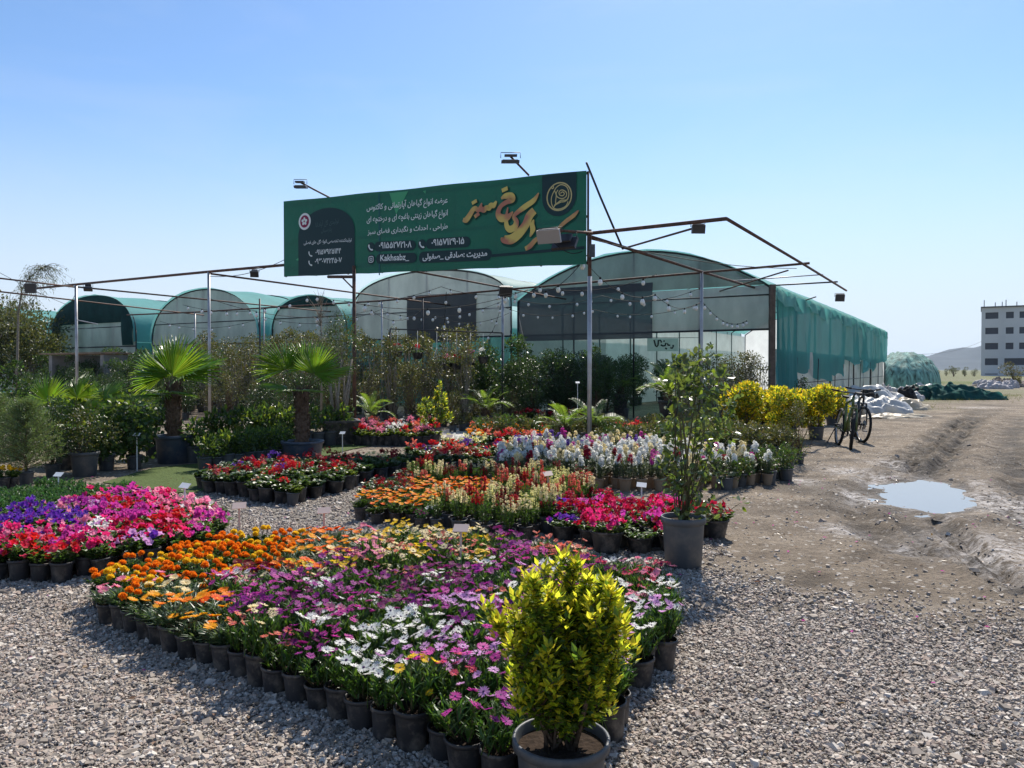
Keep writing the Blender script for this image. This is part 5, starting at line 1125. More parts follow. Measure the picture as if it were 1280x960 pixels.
px = lambda x_, y_: (560+x_/6.4, 200+y_/6.4)
C1 = [([px(1048,405),px(1010,445),px(950,490),px(905,530),px(885,560)], [.02,.07,.07,.06,.03]),
      ([px(900,575),px(860,615),px(820,635),px(790,612),px(745,618),px(700,645),px(660,690),px(622,712)], [.05,.09,.10,.07,.06,.08,.09,.07]),
      ([px(690,478),px(678,520),px(682,560),px(660,615)], [.02,.09,.10,.02]),
      ([px(695,405),px(655,450),px(625,520),px(570,590),px(510,635),px(450,635),px(445,620)], [.13,.15,.15,.17,.17,.13,.05]),
      ([px(730,265),px(690,325),px(620,375),px(560,420),px(530,455),px(550,490),px(540,535),px(500,555),px(475,530),px(470,470),px(483,380)], [.02,.09,.10,.08,.06,.09,.12,.12,.09,.07,.02]),
      ([px(430,310),px(465,290),px(510,290),px(520,320),px(470,340),px(425,375),px(405,430),px(430,465),px(480,460),px(525,415)], [.03,.10,.12,.10,.08,.08,.10,.14,.12,.02]),
      ([px(455,222),px(462,252)], [.12,.12]),
      ([px(392,330),px(370,365),px(345,360),px(335,385),px(310,380),px(295,400),px(270,395),px(240,400),px(225,385),px(205,400),px(180,440),px(150,480),px(125,478)], [.03,.10,.07,.10,.07,.10,.09,.08,.07,.09,.10,.11,.06]),
      ([px(275,345),px(262,385),px(250,405)], [.02,.08,.06]),([px(212,325),px(220,350)], [.11,.11]),([px(230,430),px(242,455)], [.11,.11])]
strokes([ribbon([(a+.9,b_+1.6) for a, b_ in p], [x_*1.35 for x_ in w_], 0, None, '') for p, w_ in C1], .005, plain('soft_dark_green_print',(.005,.06,.04),.6,.2), 'lettering_shadow')
strokes([ribbon(p, w_, 0, None, '') for p, w_ in C1], OFF3, gm_, 'calligraphy')
# emblem: ring and the rose-like monogram
q2 = lambda x_, y_: (620+x_/6.86, 180+y_/6.86)
ex, ez = sxy(*q2(545,452)); 
ring = lambda r_, cx=ex, cz=ez, a0=0, a1=2*PI, n=36: [(cx+r_*math.cos(a), cz+r_*math.sin(a)) for a in np.linspace(a0,a1,n)]
em = [ribbon(ring(.225), .022, 0, None, '', False, 2)]
for pth in ([(505,400),(525,370),(565,350),(610,370),(628,420),(620,470),(590,495),(545,500),(510,520),(500,545)],[(555,425),(575,412),(590,428),(575,445),(550,438),(545,412),(570,395),(605,415),(605,450),(570,470),(530,455),(520,425),(535,395)],[(505,400),(490,430),(478,470),(482,520),(505,555),(550,558),(600,535),(622,495)],
            [(505,400),(520,440),(515,490),(520,515),(560,485),(610,480),(628,440)],[(480,370),(492,362),(498,376),(486,384),(480,370)],[(500,540),(520,520),(560,500)]):
    em.append(ribbon([q2(*p) for p in pth], .016, 0, None, '', True, 5))
strokes(em, OFF2, LINE, 'emblem')
# round badge at left
bx_, bz_ = sxy(381.5,277)
b = MB()
for rr, off, mi in ((.17,OFF2,0),(.125,OFF3,1),(.055,OFF4,0)):
    pts = ring(rr, bx_, bz_, 0, 2*PI, 33)[:-1]; b.add([s3(x_,z,off) for x_, z in pts], [list(range(32))], mi)
for k in range(5):
    a = k*2*PI/5+.3; pts = ring(.028, bx_+.055*math.cos(a), bz_+.055*math.sin(a), 0, 2*PI, 13)[:-1]; b.add([s3(x_,z,OFF4+.002) for x_, z in pts], [list(range(12))], 0)
b.add([s3(x_,z,OFF4+.005) for x_, z in ring(.02,bx_,bz_,0,2*PI,11)[:-1]], [list(range(10))], 1)
spart('badge', b.mesh('badge', [WHT, plain('plum_print',(.25,.012,.06),.5,.3)]))
# pills and line
def pill(a, b_, h, mat_=DKG):
    (x0,z0),(x1,z1) = sxy(*a), sxy(*b_); hh = h/2; c, s_ = (x1-x0), (z1-z0); L_ = math.hypot(c,s_); c/=L_; s_/=L_
    loc = [(hh+hh*math.cos(t), hh*math.sin(t)) for t in np.linspace(PI/2,3*PI/2,10)]+[(L_-hh+hh*math.cos(t), hh*math.sin(t)) for t in np.linspace(-PI/2,PI/2,10)]
    return plane_poly([(x0+p*c-q*s_, z0+p*s_+q*c) for p, q in loc], OFF1, mat_, 'pill')
q3 = lambda x_, y_: (440+x_/6.737, 230+y_/6.737)
pill(q3(190,528),q3(540,515),.185); pill(q3(625,505),q3(1000,486),.19); pill(q3(205,632),q3(548,620),.185); pill(q3(565,620),q3(1180,592),.21)
for c_ in ((162,533),(592,510),(164,636)):
    cx__, cz__ = sxy(*q3(*c_)); plane_poly(ring(.095,cx__,cz__,0,2*PI,25)[:-1], OFF1, DKG, 'pill')
strokes([ribbon([q3(1178,605),(731,309.5)], .05, 0, None, '')], OFF1, DKG, 'line')
# handset and photo icons
def handset(px_, py_, s=1., m_=WHT):
    x_, z = sxy(px_,py_); return ribbon([(x_-.035*s,z+.055*s),(x_-.04*s,z+.02*s),(x_-.01*s,z-.03*s),(x_+.035*s,z-.05*s),(x_+.055*s,z-.04*s)], [.035*s,.03*s,.022*s,.03*s,.04*s], 0, None, '', False, 4)
strokes([handset(*q3(160,535)), handset(*q3(590,512)), handset(388.5,317.5,.9), handset(388.5,329,.9)], OFF2, WHT, 'handset_icon')
cx__, cz__ = sxy(*q3(164,635)); sq = lambda r_: [(cx__+r_*math.copysign(abs(math.cos(a))**.5,math.cos(a)), cz__+r_*math.copysign(abs(math.sin(a))**.5,math.sin(a))) for a in np.linspace(0,2*PI,29)]
strokes([ribbon(sq(.055), .014, 0, None, '', False, 2), ribbon(ring(.024,cx__,cz__), .012, 0, None, '', False, 2)], OFF2, WHT, 'camera_icon')
# sun glowing through the banner from behind, painted as lighter green triangles
LGR = plain('painted_backlight_green', (.07,.33,.16), .6, .2)
poly_px([(487,241.5),(510.5,239),(495.5,268)], .006, LGR, 'painted_backlight'); poly_px([(529,239),(532.5,238),(532,242.5)], .006, LGR, 'painted_backlight'); poly_px([(370,325),(373.5,322),(373.5,326)], .006, LGR, 'painted_backlight')
strokes([ribbon([(474,242),(474.5,344)], .03, 0, None, '')], .006, plain('banner_seam',(.012,.10,.11),.5,.3), 'seam')
# Persian lettering shaped into joined forms
FRM = {}
for cp in list(range(0xFB50,0xFE00))+list(range(0xFE70,0xFEFD)):
    d_ = unicodedata.decomposition(chr(cp)).split()
    if len(d_) == 2 and d_[0] in ('<isolated>','<final>','<initial>','<medial>'): FRM.setdefault(int(d_[1],16),{})[d_[0][1:-1]] = cp
def visual(s):
    o_ = []; dual = lambda c: 'initial' in FRM.get(ord(c),{})
    for i, c in enumerate(s):
        f_ = FRM.get(ord(c))
        if not f_: o_.append(c); continue
        p_ = i > 0 and dual(s[i-1]); q_ = i < len(s)-1 and ord(s[i+1]) in FRM and dual(c) and 'final' in FRM[ord(s[i+1])]
        o_.append(chr(f_.get('medial' if p_ and q_ else 'final' if p_ else 'initial' if q_ else 'isolated', f_.get('isolated'))))
    r_ = []; buf = []
    for c in o_[::-1]:
        if c.isdigit(): buf.append(c)
        else: r_ += buf[::-1]; buf = []; r_.append(c)
    return ''.join(r_+buf[::-1])
def text_mesh(s, weight=0.):
    c = bpy.data.curves.new('lettering','FONT'); c.body = s; c.offset = weight; c.resolution_u = 3
    o = bpy.data.objects.new('lettering', c); COL.objects.link(o); bpy.context.view_layer.update()
    me = bpy.data.meshes.new_from_object(o.evaluated_get(bpy.context.evaluated_depsgraph_get())); bpy.data.objects.remove(o); bpy.data.curves.remove(c); return me
def text_on(s, a, b_, hfac, off, mat_, weight=.012, parent=None):
    """text from point a to point b_ on the board (left and right end of its baseline)"""
    me = text_mesh(s, weight); v = np.zeros(len(me.vertices)*3, np.float32); me.vertices.foreach_get('co', v); v = v.reshape(-1,3)
    (x0,z0),(x1,z1) = sxy(*a), sxy(*b_); w_ = v[:,0].max()-v[:,0].min(); L_ = math.hypot(x1-x0,z1-z0); k = L_/w_; c, s_ = (x1-x0)/L_, (z1-z0)/L_
    X = (v[:,0]-v[:,0].min())*k; Y = v[:,1]*k*hfac; P = np.array([s3(x0+p*c-q*s_, z0+p*s_+q*c, off) for p, q in zip(X,Y)], np.float32)
    me.vertices.foreach_set('co', P.ravel()); me.materials.clear(); me.materials.append(mat_); me.update(); return spart('lettering', me)
text_on(visual("عرضه انواع گیاهان آپارتمانی و کاکتوس"), q3(128,222), q3(810,158), 1.15, OFF2, WHT)
text_on(visual("انواع گیاهان زینتی باغچه ای و درختچه ای"), q3(128,322), q3(810,264), 1.2, OFF2, WHT)
text_on(visual("طراحی ، احداث و نگهداری فضای سبز"), q3(136,424), q3(810,374), 1.0, OFF2, WHT)
text_on(visual("۰۹۱۵۵۲۷۲۱۰۸"), q3(230,543), q3(505,533), 1.0, OFF2, WHT, .02)
text_on(visual("۰۹۱۵۷۱۲۹۰۱۵"), q3(672,520), q3(948,504), 1.0, OFF2, WHT, .02)
text_on("Kakhsabz_", q3(242,649), q3(485,638), 1.0, OFF2, WHT, .015)
text_on(visual("مدیریت :صادقی _صفولی"), q3(598,636), q3(1142,604), 1.0, OFF2, WHT, .025)
q4 = lambda x_, y_: (350+x_/8.73, 240+y_/8.73)
text_on(visual("تولیدکننده تخصصی انواع گل های فصلی"), q4(265,572), q4(788,538), 1.1, OFF2, WHT, .01)
text_on(visual("۰۹۱۵۷۹۲۵۱۴۴"), q4(392,684), q4(672,668), 1.0, OFF2, WHT, .02); text_on(visual("۰۹۳۰۷۴۲۴۵۰۷"), q4(385,784), q4(680,770), 1.0, OFF2, WHT, .02)
GRT = plain('grey_script_print', (.06,.12,.12), .5, .3)
text_on(visual("تولیدی گل آپادانا"), q4(395,385), q4(648,335), 1.3, OFF2, GRT, -.008); text_on(visual("پارسیان"), q4(455,440), q4(568,425), 1.2, OFF2, GRT, -.008)

# ================================================================== PIPE CANOPY
CZ = 3.6
def cp_(s, off, z=CZ): p = B0-U*s+V*off; return (p.x, p.y, z)
can = empty('pipe_canopy', (B0.x,B0.y,0), 0, 'open canopy of rusty welded pipes on galvanised posts over the plants', 'canopy frame')
def pipe(pts, r_, m_, nm): ob(nm, MB().tube(pts, r_, 8).mesh(nm, M[m_]), can, (-B0.x,-B0.y,0))
pipe([cp_(0,0,0),cp_(0,0,2.9)], .036, 'galv', 'post'); pipe([cp_(0,0,2.88),cp_(0,0,CZ+.05)], .03, 'rust', 'post')
pipe([cp_(0,5.8,0),cp_(0,5.8,CZ)], .036, 'galv', 'post'); pipe([cp_(5.35,5.9,0),cp_(5.35,5.9,3.45)], .036, 'galv', 'post')
pipe([(*at(443,15.0),0),(*at(443,15.0),3.42)], .035, 'rust', 'post'); pipe([cp_(9.45,0,0),cp_(9.45,0,CZ)], .034, 'galv', 'post'); pipe([cp_(14.8,0,0),cp_(14.8,0,CZ)], .036, 'galv', 'post')
for s_, o_ in ((9.5,5.9),(14.5,5.9),(8.0,5.9),(18,5.9),(12.0,3.6)): pipe([cp_(s_,o_,0),cp_(s_,o_,3.4)], .025, 'dark' if s_ in (8.0,12.0) else 'galv', 'post')
pipe([cp_(-2.2,0),cp_(-.05,.05),cp_(.6,.16),cp_(4,.16,CZ-.02),cp_(9.45,0),cp_(17,0,CZ+.03)], .03, 'rust', 'beam')
pipe([cp_(-2.2,0,CZ),cp_(-2.2,5.8,CZ),cp_(-2.25,11.3,CZ-.06)], .026, 'rust', 'beam'); pipe([cp_(0,0,CZ-.06),cp_(0,5.8,CZ),cp_(-.3,9.6,CZ-.05)], .03, 'rust', 'beam')
pipe([cp_(-2.3,5.8,CZ+.03),cp_(5,5.9,CZ-.1),cp_(9.5,5.9,3.4),cp_(18,5.9,3.4),cp_(22,5.9,3.45)], .026, 'rust', 'beam')
pipe([cp_(-2.3,9.5,CZ),cp_(-.2,9.5,CZ)], .02, 'dark', 'beam'); pipe([cp_(-2.2,8.0,CZ+.03),cp_(0,8.2,CZ+.03)], .014, 'galv', 'beam')
for s_ in (5.2,9.45,14.8): pipe([cp_(s_,0,CZ-.04),cp_(s_,9.2,3.5)], .022, 'rust', 'beam')
pipe([cp_(17.3,-3,3.6),cp_(19,7,3.4)], .022, 'rust', 'beam'); pipe([cp_(14.8,0,3.55),cp_(14.9,-2.2,3.62)], .02, 'rust', 'beam')
for a, b_ in ((G(778,311,CZ),G(868,285,CZ)),(G(893,366,3.5),G(985,338,CZ)),(G(978,385,3.3),G(1020,371,3.55))): pipe([a,b_], .018, 'rust', 'brace')
pipe([A(733,203,12.3),A(750,245,12.6),A(778,310,13.2)], .018, 'dark', 'brace')
pipe([A(443,346,15),A(410,346,15.3)], .03, 'rust', 'beam'); pipe([A(443,362,15),A(428,347,15.1)], .015, 'rust', 'brace')
pipe([A(740,291,12.35),A(697,288,11.5)], .022, 'rust', 'arm')
pipe([cp_(14.8,0,2.7),A(122,405,19.3)], .012, 'galv', 'brace')
ob('junction_box', MB().box((B0.x+.03,B0.y-.07,3.3), (.09,.07,.2)).mesh('junction_box', M['greypot']), can, (-B0.x,-B0.y,0))
# floodlights
LENS = plain('flood_lens', (.30,.29,.27), .3, .6); ALU = plain('floodlight_black', (.03,.03,.033), .45, .5)
def flood(p, face, w_, h, label, body=ALU, arm=None):
    r = empty('floodlight', p, 0, label, 'floodlight', 'floodlights on the canopy and sign'); z_ = Vector(face).normalized(); x_ = Vector((0,0,1)).cross(z_).normalized() if abs(z_.z) < .95 else Vector((1,0,0)); y_ = z_.cross(x_)
    R = Matrix((x_,y_,z_)).transposed()
    ob('housing', MB().box((0,0,-.03),(w_,h,.05),0,R).box(R@Vector((0,0,-.07)),(w_*.7,h*.7,.04),0,R).mesh('housing', body), r)
    ob('lens', MB().box(R@Vector((0,0,.0)),(w_*.86,h*.84,.012),0,R).mesh('lens', LENS), r)
    q = [R@Vector((-w_*.54,0,-.03)),R@Vector((-w_*.54,0,-.03))-z_*.0+Vector((0,0,.09)),R@Vector((w_*.54,0,-.03))+Vector((0,0,.09)),R@Vector((w_*.54,0,-.03))]
    ob('bracket', MB().tube(q, .007, 5).mesh('bracket', M['dark']), r)
    if arm: ob('arm', MB().tube([(0,0,.06),Vector(arm)-Vector(p)], .018, 6).mesh('arm', M['rust']), r)
flood(A(376,232,15.4), (.2,.15,-1), .24, .17, 'small dark floodlight on a bent arm above the left of the sign', ALU, A(412,247,16.05))
flood(A(638,200,12.8), (-.1,.22,-1), .30, .2, 'floodlight with wire bracket on an arm above the right of the sign', ALU, A(661,219,13.2))
flood(A(686,293,11.4), (-.35,-.75,-.35), .36, .20, 'large pale floodlight hanging in front of the gold lettering', plain('pale_aluminium',(.36,.33,.30),.4,.5,.3))
flood(A(706,302,11.75), (.3,.5,-.4), .40, .2, 'black lamp shape standing for the shadow of the pale floodlight, before the gold lettering')  # dark shadow of the pale floodlight, built as a black lamp body
flood(A(873,284,11.65), (.05,-1,-.25), .20, .13, 'black framed floodlight at the outer corner of the canopy')
flood(A(1050,371,20.8), (.0,-1,-.2), .24, .19, 'small floodlight at the far right end of the canopy')
flood(A(632,363,19.6), (.2,-.8,-.4), .34, .27, 'black floodlight on top of the white rear post')
flood(A(38,359,19.5), (-.05,-1,-.15), .28, .24, 'square floodlight hanging at the far left end of the canopy')
flood(A(318,341,16.2), (.2,-.8,-.5), .17, .12, 'small floodlight under the front beam left of the sign')
flood(A(110,360,19.6), (.2,-.5,-.8), .2, .12, 'pale small lamp beside the far left post')
# light strings
BUL = MB().lathe([(r_*.95,z_*1.0) for r_, z_ in [(0,-.115),(.022,-.11),(.036,-.085),(.038,-.065),(.028,-.04),(.016,-.022)]], 10).mesh('bulb', plain('bulb_glass',(.78,.78,.75),.15,.6))
CAP = MB().lathe([(.0,.012),(.016,.01),(.018,-.03),(0,-.03)], 8).mesh('socket', M['black'])
def string(pts, sag, nb, label, sc_=1., tl=0.):
    r = empty('string_light', pts[0], 0, label, 'light string', 'strings of bare bulbs under the canopy'); o_ = Vector(pts[0]); P = []
    for a, b_ in zip(pts[:-1], pts[1:]):
        for j in range(13): t = j/12; P.append(Vector(a).lerp(Vector(b_), t)-Vector((0,0,sag*4*t*(1-t)))-o_)
    ob('cable', MB().tube(P, .006, 4).mesh('cable', M['black']), r)
    for k in range(nb):
        f_ = (k+.5+random.uniform(-.2,.2))/nb*(len(P)-1); i = int(f_); q = P[i].lerp(P[min(i+1,len(P)-1)], f_-i)
        c = ob('bulb', BUL, r, q, None, sc_*random.uniform(.9,1.1)); ob('socket', CAP, c)
string([A(430,376,15.1),A(660,362,16.6),(B0.x,B0.y,3.3)], .28, 8, 'string of large bulbs from the sign post to the front post', 1.15)
string([cp_(5.35,5.9,3.35),cp_(2.5,5.9,3.2),cp_(0,5.8,3.25)], .22, 10, 'string of bulbs between the white rear post and the right post')
string([cp_(0,0,3.05),cp_(0,2.9,2.85),cp_(0,5.8,2.95)], .22, 7, 'string of large bulbs running back from the front post', 1.15)
string([cp_(0,5.8,2.95),cp_(-.1,9.6,2.75)], .3, 9, 'close string of bulbs from the right post to the greenhouse corner')
string([cp_(5.35,5.9,3.05),cp_(2.6,5.5,2.85),cp_(0,5.8,2.9)], .2, 12, 'lower string of small bulbs before the largest greenhouse', .8)
string([cp_(5.2,3.0,3.3),cp_(2.6,3.0,3.15),cp_(0,3.0,3.25)], .18, 9, 'string of bulbs crossing the middle of the canopy bay behind the sign')
string([cp_(9.3,3.0,3.3),cp_(5.2,3.0,3.3)], .25, 8, 'string of bulbs behind the sign post')
string([cp_(14.6,3.0,3.3),cp_(9.3,3.0,3.3)], .3, 10, 'string of bulbs over the left palm')
string([cp_(8.2,6.6,3.0),cp_(5.35,6.2,2.9)], .25, 7, 'lower string of small bulbs before the second greenhouse', .8)
string([cp_(5.35,5.9,3.2),cp_(9.5,5.9,3.1)], .3, 10, 'string of small bulbs in front of the second greenhouse')
string([cp_(9.5,5.9,3.15),cp_(14.5,5.9,3.1),cp_(20,5.9,3.15)], .3, 14, 'string of small bulbs in front of the left greenhouses')
string([cp_(9.45,0,3.0),cp_(8.2,4,2.95),cp_(8,5.9,3.1)], .3, 5, 'short string of bulbs behind the post left of the sign', 1.1)
string([cp_(5.2,3.2,3.2),cp_(8.8,7.8,2.1)], .35, 5, 'drooping string of bulbs above the climbing roses')
string([cp_(5.35,5.9,3.3),cp_(7.2,7.9,2.4)], .3, 4, 'string of bulbs dropping towards the hanging baskets')
def cable(a, b_, sag, label, r_=.007):
    P = [Vector(a).lerp(Vector(b_), j/12)-Vector((0,0,sag*4*(j/12)*(1-j/12))) for j in range(13)]; o = ob('cable', MB().tube([p-P[0] for p in P], r_, 4).mesh('cable', M['black']), None, P[0]); tag(o, label, 'cable', 'loose cables on the canopy')
cable(A(-20,330,18), A(84,381,25), .05, 'black cable slanting down at the upper left edge'); cable(A(84,381,25), A(97,360,20), .1, 'short cable from the far left post to the rear beam')
cable(A(690,300,11.5), A(728,314,12.4), .1, 'pale cable looping from the big floodlight to the sign corner'); cable(cp_(9.45,0,3.5), A(355,325,16), .12, 'cable sagging under the front beam by the sign')
cable(cp_(0,0,3.5), cp_(-2.1,5.5,3.5), .12, 'thin cable sagging across the right canopy bay')
# hanging baskets on a rail
rail = empty('hanging_rail', (*at(500,19.6),0), 0, 'thin pipe rail carrying the hanging baskets', 'rail'); ro = Vector((*at(500,19.6),0))
ra, rb_ = Vector((*at(488,19.9),2.45)), Vector((*at(628,18.9),2.3))
ob('rail', MB().tube([ra-ro,rb_-ro], .018, 6).mesh('rail', M['dark']), rail)
for q in (ra, rb_): ob('post', MB().tube([Vector((q.x,q.y,0))-ro,q-ro], .022, 6).mesh('post', M['dark']), rail)
for i, (px_, py_, c) in enumerate(((497,441,'geranium crimson'),(522,443,'geranium red'),(546,455,None),(559,456,'geranium pink'),(571,456,'geranium red'),(588,450,'geranium magenta'),(604,448,'geranium white'))):
    t = (px_-488)/140; D = 19.9-t*1.0; p = A(px_,py_,D); rz_ = ra.lerp(rb_, t).z
    r = empty('hanging_basket', p, random.random()*6, ['crimson flowers','red spiky flowers','leafy plant without flowers','pale pink flowers','bright red flowers','magenta pink flowers','small white flowers'][i]+f' in a dark hanging basket, {ordn(i+1)} from left on the rail', 'hanging basket', 'hanging baskets on the rail')
    ob('pot', BOWL, r, (0,0,-.12), None, 1.15); ob('foliage', random.choice(FOL['bowl']), r, (0,0,-.10), None, 1.05)
    if c: ob('blossom', random.choice(BLO[c]), r, (0,0,-.12), None, 1.25)
    hz = rz_-p.z; ob('hook', MB().tube([(.1,0,.03),(0,0,max(.2,hz*.5)),(0,0,hz-.01)], .006, 4).tube([(-.1,0,.03),(0,0,max(.2,hz*.5))], .006, 4).mesh('hook', M['white']), r)
# ================================================================== PATHS
def flat(name, pts, z, mat_, n=1):
    return struct(name, MB().add([(a,b_,z) for a, b_ in pts], [list(range(len(pts)))]).mesh(name, mat_))
TURF = plain('artificial_grass', (.075,.105,.035), .9, .1, noise=.35, nscale=40, bump=.8)
gpoly = gp((128,604),(190,612),(240,618),(300,600),(440,562),(505,551),(480,540),(430,545),(330,572),(190,586))
area = sum(a[0]*b_[1]-b_[0]*a[1] for a, b_ in zip(gpoly, gpoly[1:]+gpoly[:1]))
if area < 0: gpoly = gpoly[::-1]
flat('grass_carpet', gpoly, .012, TURF)
pth = gp((462,556),(560,560),(590,549),(668,533),(640,527),(560,538),(510,545))
if sum(a[0]*b_[1]-b_[0]*a[1] for a, b_ in zip(pth, pth[1:]+pth[:1])) < 0: pth = pth[::-1]
flat('paved_path', pth, .022, plain('pale_concrete', (.42,.38,.34), .85, .2, noise=.2, nscale=6, bump=.2))
# ================================================================== PLANT MARKERS
for i, (px, py, D, pink, lab) in enumerate(((231,607,6.7,0,'white card marker standing in the back of the left petunias'),(299,632,5.55,1,'pink card marker between the petunias and marigolds'),(405,638,5.75,1,'pink card marker behind the orange gazanias'),
    (576,660,4.7,1,'pink card marker on a stake in the middle of the daisy bed'),(685,592,7.6,1,'pink card marker in front of the white stocks'),(802,606,7.5,0,'white card marker beside the tall glossy shrub'),(73,593,8.1,0,'white card marker behind the green seedlings'),
    (171,543,10.6,0,'white card marker leaning in the pot left of the tall palm'),(562,545,11.6,1,'pale card marker in the red geraniums'),(428,541,12.8,0,'slanted pale marker at the end of the grass carpet'),(374,557,11.9,0,'white T shaped marker in front of the laurel pots'),(722,478,18,0,'white marker in the dark greenhouse mouth'))):
    top = A(px,py,D); z0 = gz(top.x,top.y); r = empty('plant_marker', (top.x,top.y,z0), random.uniform(-.3,.3), lab, 'plant marker', 'plant markers in the beds'); h = top.z-z0; m_ = M['pink_tag'] if pink else M['white']
    ob('stake', MB().box((0,0,h/2),(.014,.004,h)).mesh('stake', m_), r)
    ob('card', MB().box((0,0,0),(.095,.004,.06),0,Matrix.Rotation(-.9,3,'X')@Matrix.Rotation(random.uniform(-.15,.15),3,'Y')).mesh('card', m_), r, (0,0,h))
# ================================================================== BICYCLES
def bicycle(loc, rz, lean, fr, label, steer=.25):
    r = empty('bicycle', (*loc, gz(*loc)), 0, label, 'bicycle', 'bicycles parked by the golden hedge'); r.rotation_mode='XYZ'; r.rotation_euler = (0, lean, rz)
    FM = plain('bicycle_frame_paint', fr, .35, .6); R_ = .335
    def wheel(p, st=0):
        t = empty('wheel', p, st); t.parent = r; del_ = None
        w_ = ob('wheel', MB().tube([(0,R_*.93*math.cos(a),R_*.93*math.sin(a)) for a in np.linspace(0,2*PI,41)], .012, 6, 0, True, False).mesh('wheel', M['galv']), r, p, (0,0,st)); bpy.data.objects.remove(t)
        ob('tyre', MB().tube([(0,R_*math.cos(a),R_*math.sin(a)) for a in np.linspace(0,2*PI,41)], .027, 8, 0, True, False).mesh('tyre', M['black']), w_)
        b = MB()
        for k in range(24): a = k*2*PI/24; b.tube([((-1)**k*.025,.02*math.cos(a),.02*math.sin(a)),(0,R_*.92*math.cos(a+.15*(-1)**k),R_*.92*math.sin(a+.15*(-1)**k))], .0018, 3, 0, False, False)
        ob('spokes', b.mesh('spokes', M['galv']), w_); b = MB(); b.tube([(-.05,0,0),(.05,0,0)], .022, 8); ob('hub', b.mesh('hub', M['dark']), w_)
        b = MB(); b.tube([(.022,0,.0),(.024,0,0)], .09, 20); ob('brake_disc', b.mesh('brake_disc', M['galv']), w_); return w_
    # the bicycle points along -Y (front wheel towards the camera)
    wheel((0,-.55,R_), steer); wheel((0,.52,R_))
    hd, hd2 = (0,-.36,.78), (0,-.33,.90); bb = (0,.06,.29); st = (0,.18,.80); ax = (0,.52,R_)
    b = MB(); b.tube([hd,bb], .026, 8); b.tube([hd2,st], .022, 8); b.tube([bb,st], .02, 8); b.tube([hd,hd2,(0,-.32,.95)], .024, 8)
    for s_ in (-1,1): b.tube([(s_*.02,.08,.29),(s_*.07,.52,R_)], .012, 6); b.tube([(s_*.015,.17,.76),(s_*.07,.52,R_)], .010, 6)
    ob('frame', b.mesh('frame', FM), r)
    c, s_ = math.cos(steer), math.sin(steer); b = MB()
    for k in (-1,1): b.tube([(k*.06,-.55,R_),(k*.06,-.47,.6),(k*.05,-.40,.74)], [.013,.017,.018], 8)
    b.tube([(-.06,-.41,.74),(.06,-.41,.74)], .018, 6); ob('fork', b.mesh('fork', FM), r)
    b = MB(); b.tube([(0,-.32,.95),(0,-.40,1.0)], .018, 6); h = [(-.34*c-.02,-.34*s_-.30,1.035),(-.15*c,-.15*s_-.39,1.01),(.15*c,.15*s_-.39,1.01),(.34*c-.02,.34*s_-.30,1.035)]; b.tube(h, .012, 6)
    ob('handlebar', b.mesh('handlebar', M['dark']), r)
    for k in (0,3): q = np.array(h[k]); e = q+(np.array(h[1 if k==0 else 2])-q)*.55; ob('grip', MB().tube([q,e], .018, 8).mesh('grip', M['black']), r)
    b = MB(); b.tube([st,(0,.21,.92)], .014, 6); ob('seat_post', b.mesh('seat_post', M['galv']), r)
    b = MB(); b.add([(x_,y_,z) for x_,y_,z in ((-.07,.34,.95),(.07,.34,.95),(.045,.2,.935),(.015,.06,.93),(-.015,.06,.93),(-.045,.2,.935),(-.06,.34,.915),(.06,.34,.915),(.03,.2,.90),(.01,.07,.905),(-.01,.07,.905),(-.03,.2,.90))],
          [[0,1,2,5],[5,2,3,4],[6,11,8,7],[11,10,9,8],[0,6,7,1],[1,7,8,2],[2,8,9,3],[3,9,10,4],[4,10,11,5],[5,11,6,0]]); ob('saddle', b.mesh('saddle', M['black']), r)
    b = MB(); b.tube([(.05,.06,.29),(.054,.06,.29)], .085, 20); b.tube([(-.07,.06,.29),(.07,.06,.29)], .014, 6)
    b.tube([(.075,.06,.29),(.085,-.05,.18)], .01, 5); b.tube([(-.075,.06,.29),(-.085,.17,.40)], .01, 5); b.box((.12,-.05,.18),(.09,.06,.02)); b.box((-.12,.17,.40),(.09,.06,.02)); ob('crank', b.mesh('crank', M['dark']), r)
    b = MB(); b.tube([(.05,.06,.375),(.05,.52,.38)], .006, 4); b.tube([(.05,.06,.205),(.05,.52,.29)], .006, 4); ob('chain', b.mesh('chain', M['dark']), r)
    b = MB(); b.tube([(-.09,.45,.33),(-.20,.50,.01)], .01, 5); ob('kickstand', b.mesh('kickstand', M['dark']), r)
    return r
def bplace(px, py, az, *a):
    p = G(px,py); z = math.radians(-az); c, s_ = math.cos(z), math.sin(z); off = (0*c+.55*s_, -.55*c); fwd = Vector((math.sin(z)*.55, -math.cos(z)*.55,0)); q = p-fwd
    return bicycle((q.x,q.y), z, *a)
bplace(1063,561,12,.10,(.07,.11,.02),'dark mountain bicycle with a yellow green frame, front wheel towards us',-.2)
bplace(1077,552,16,.07,(.02,.022,.025),'black mountain bicycle leaning behind the yellow green one',.25)
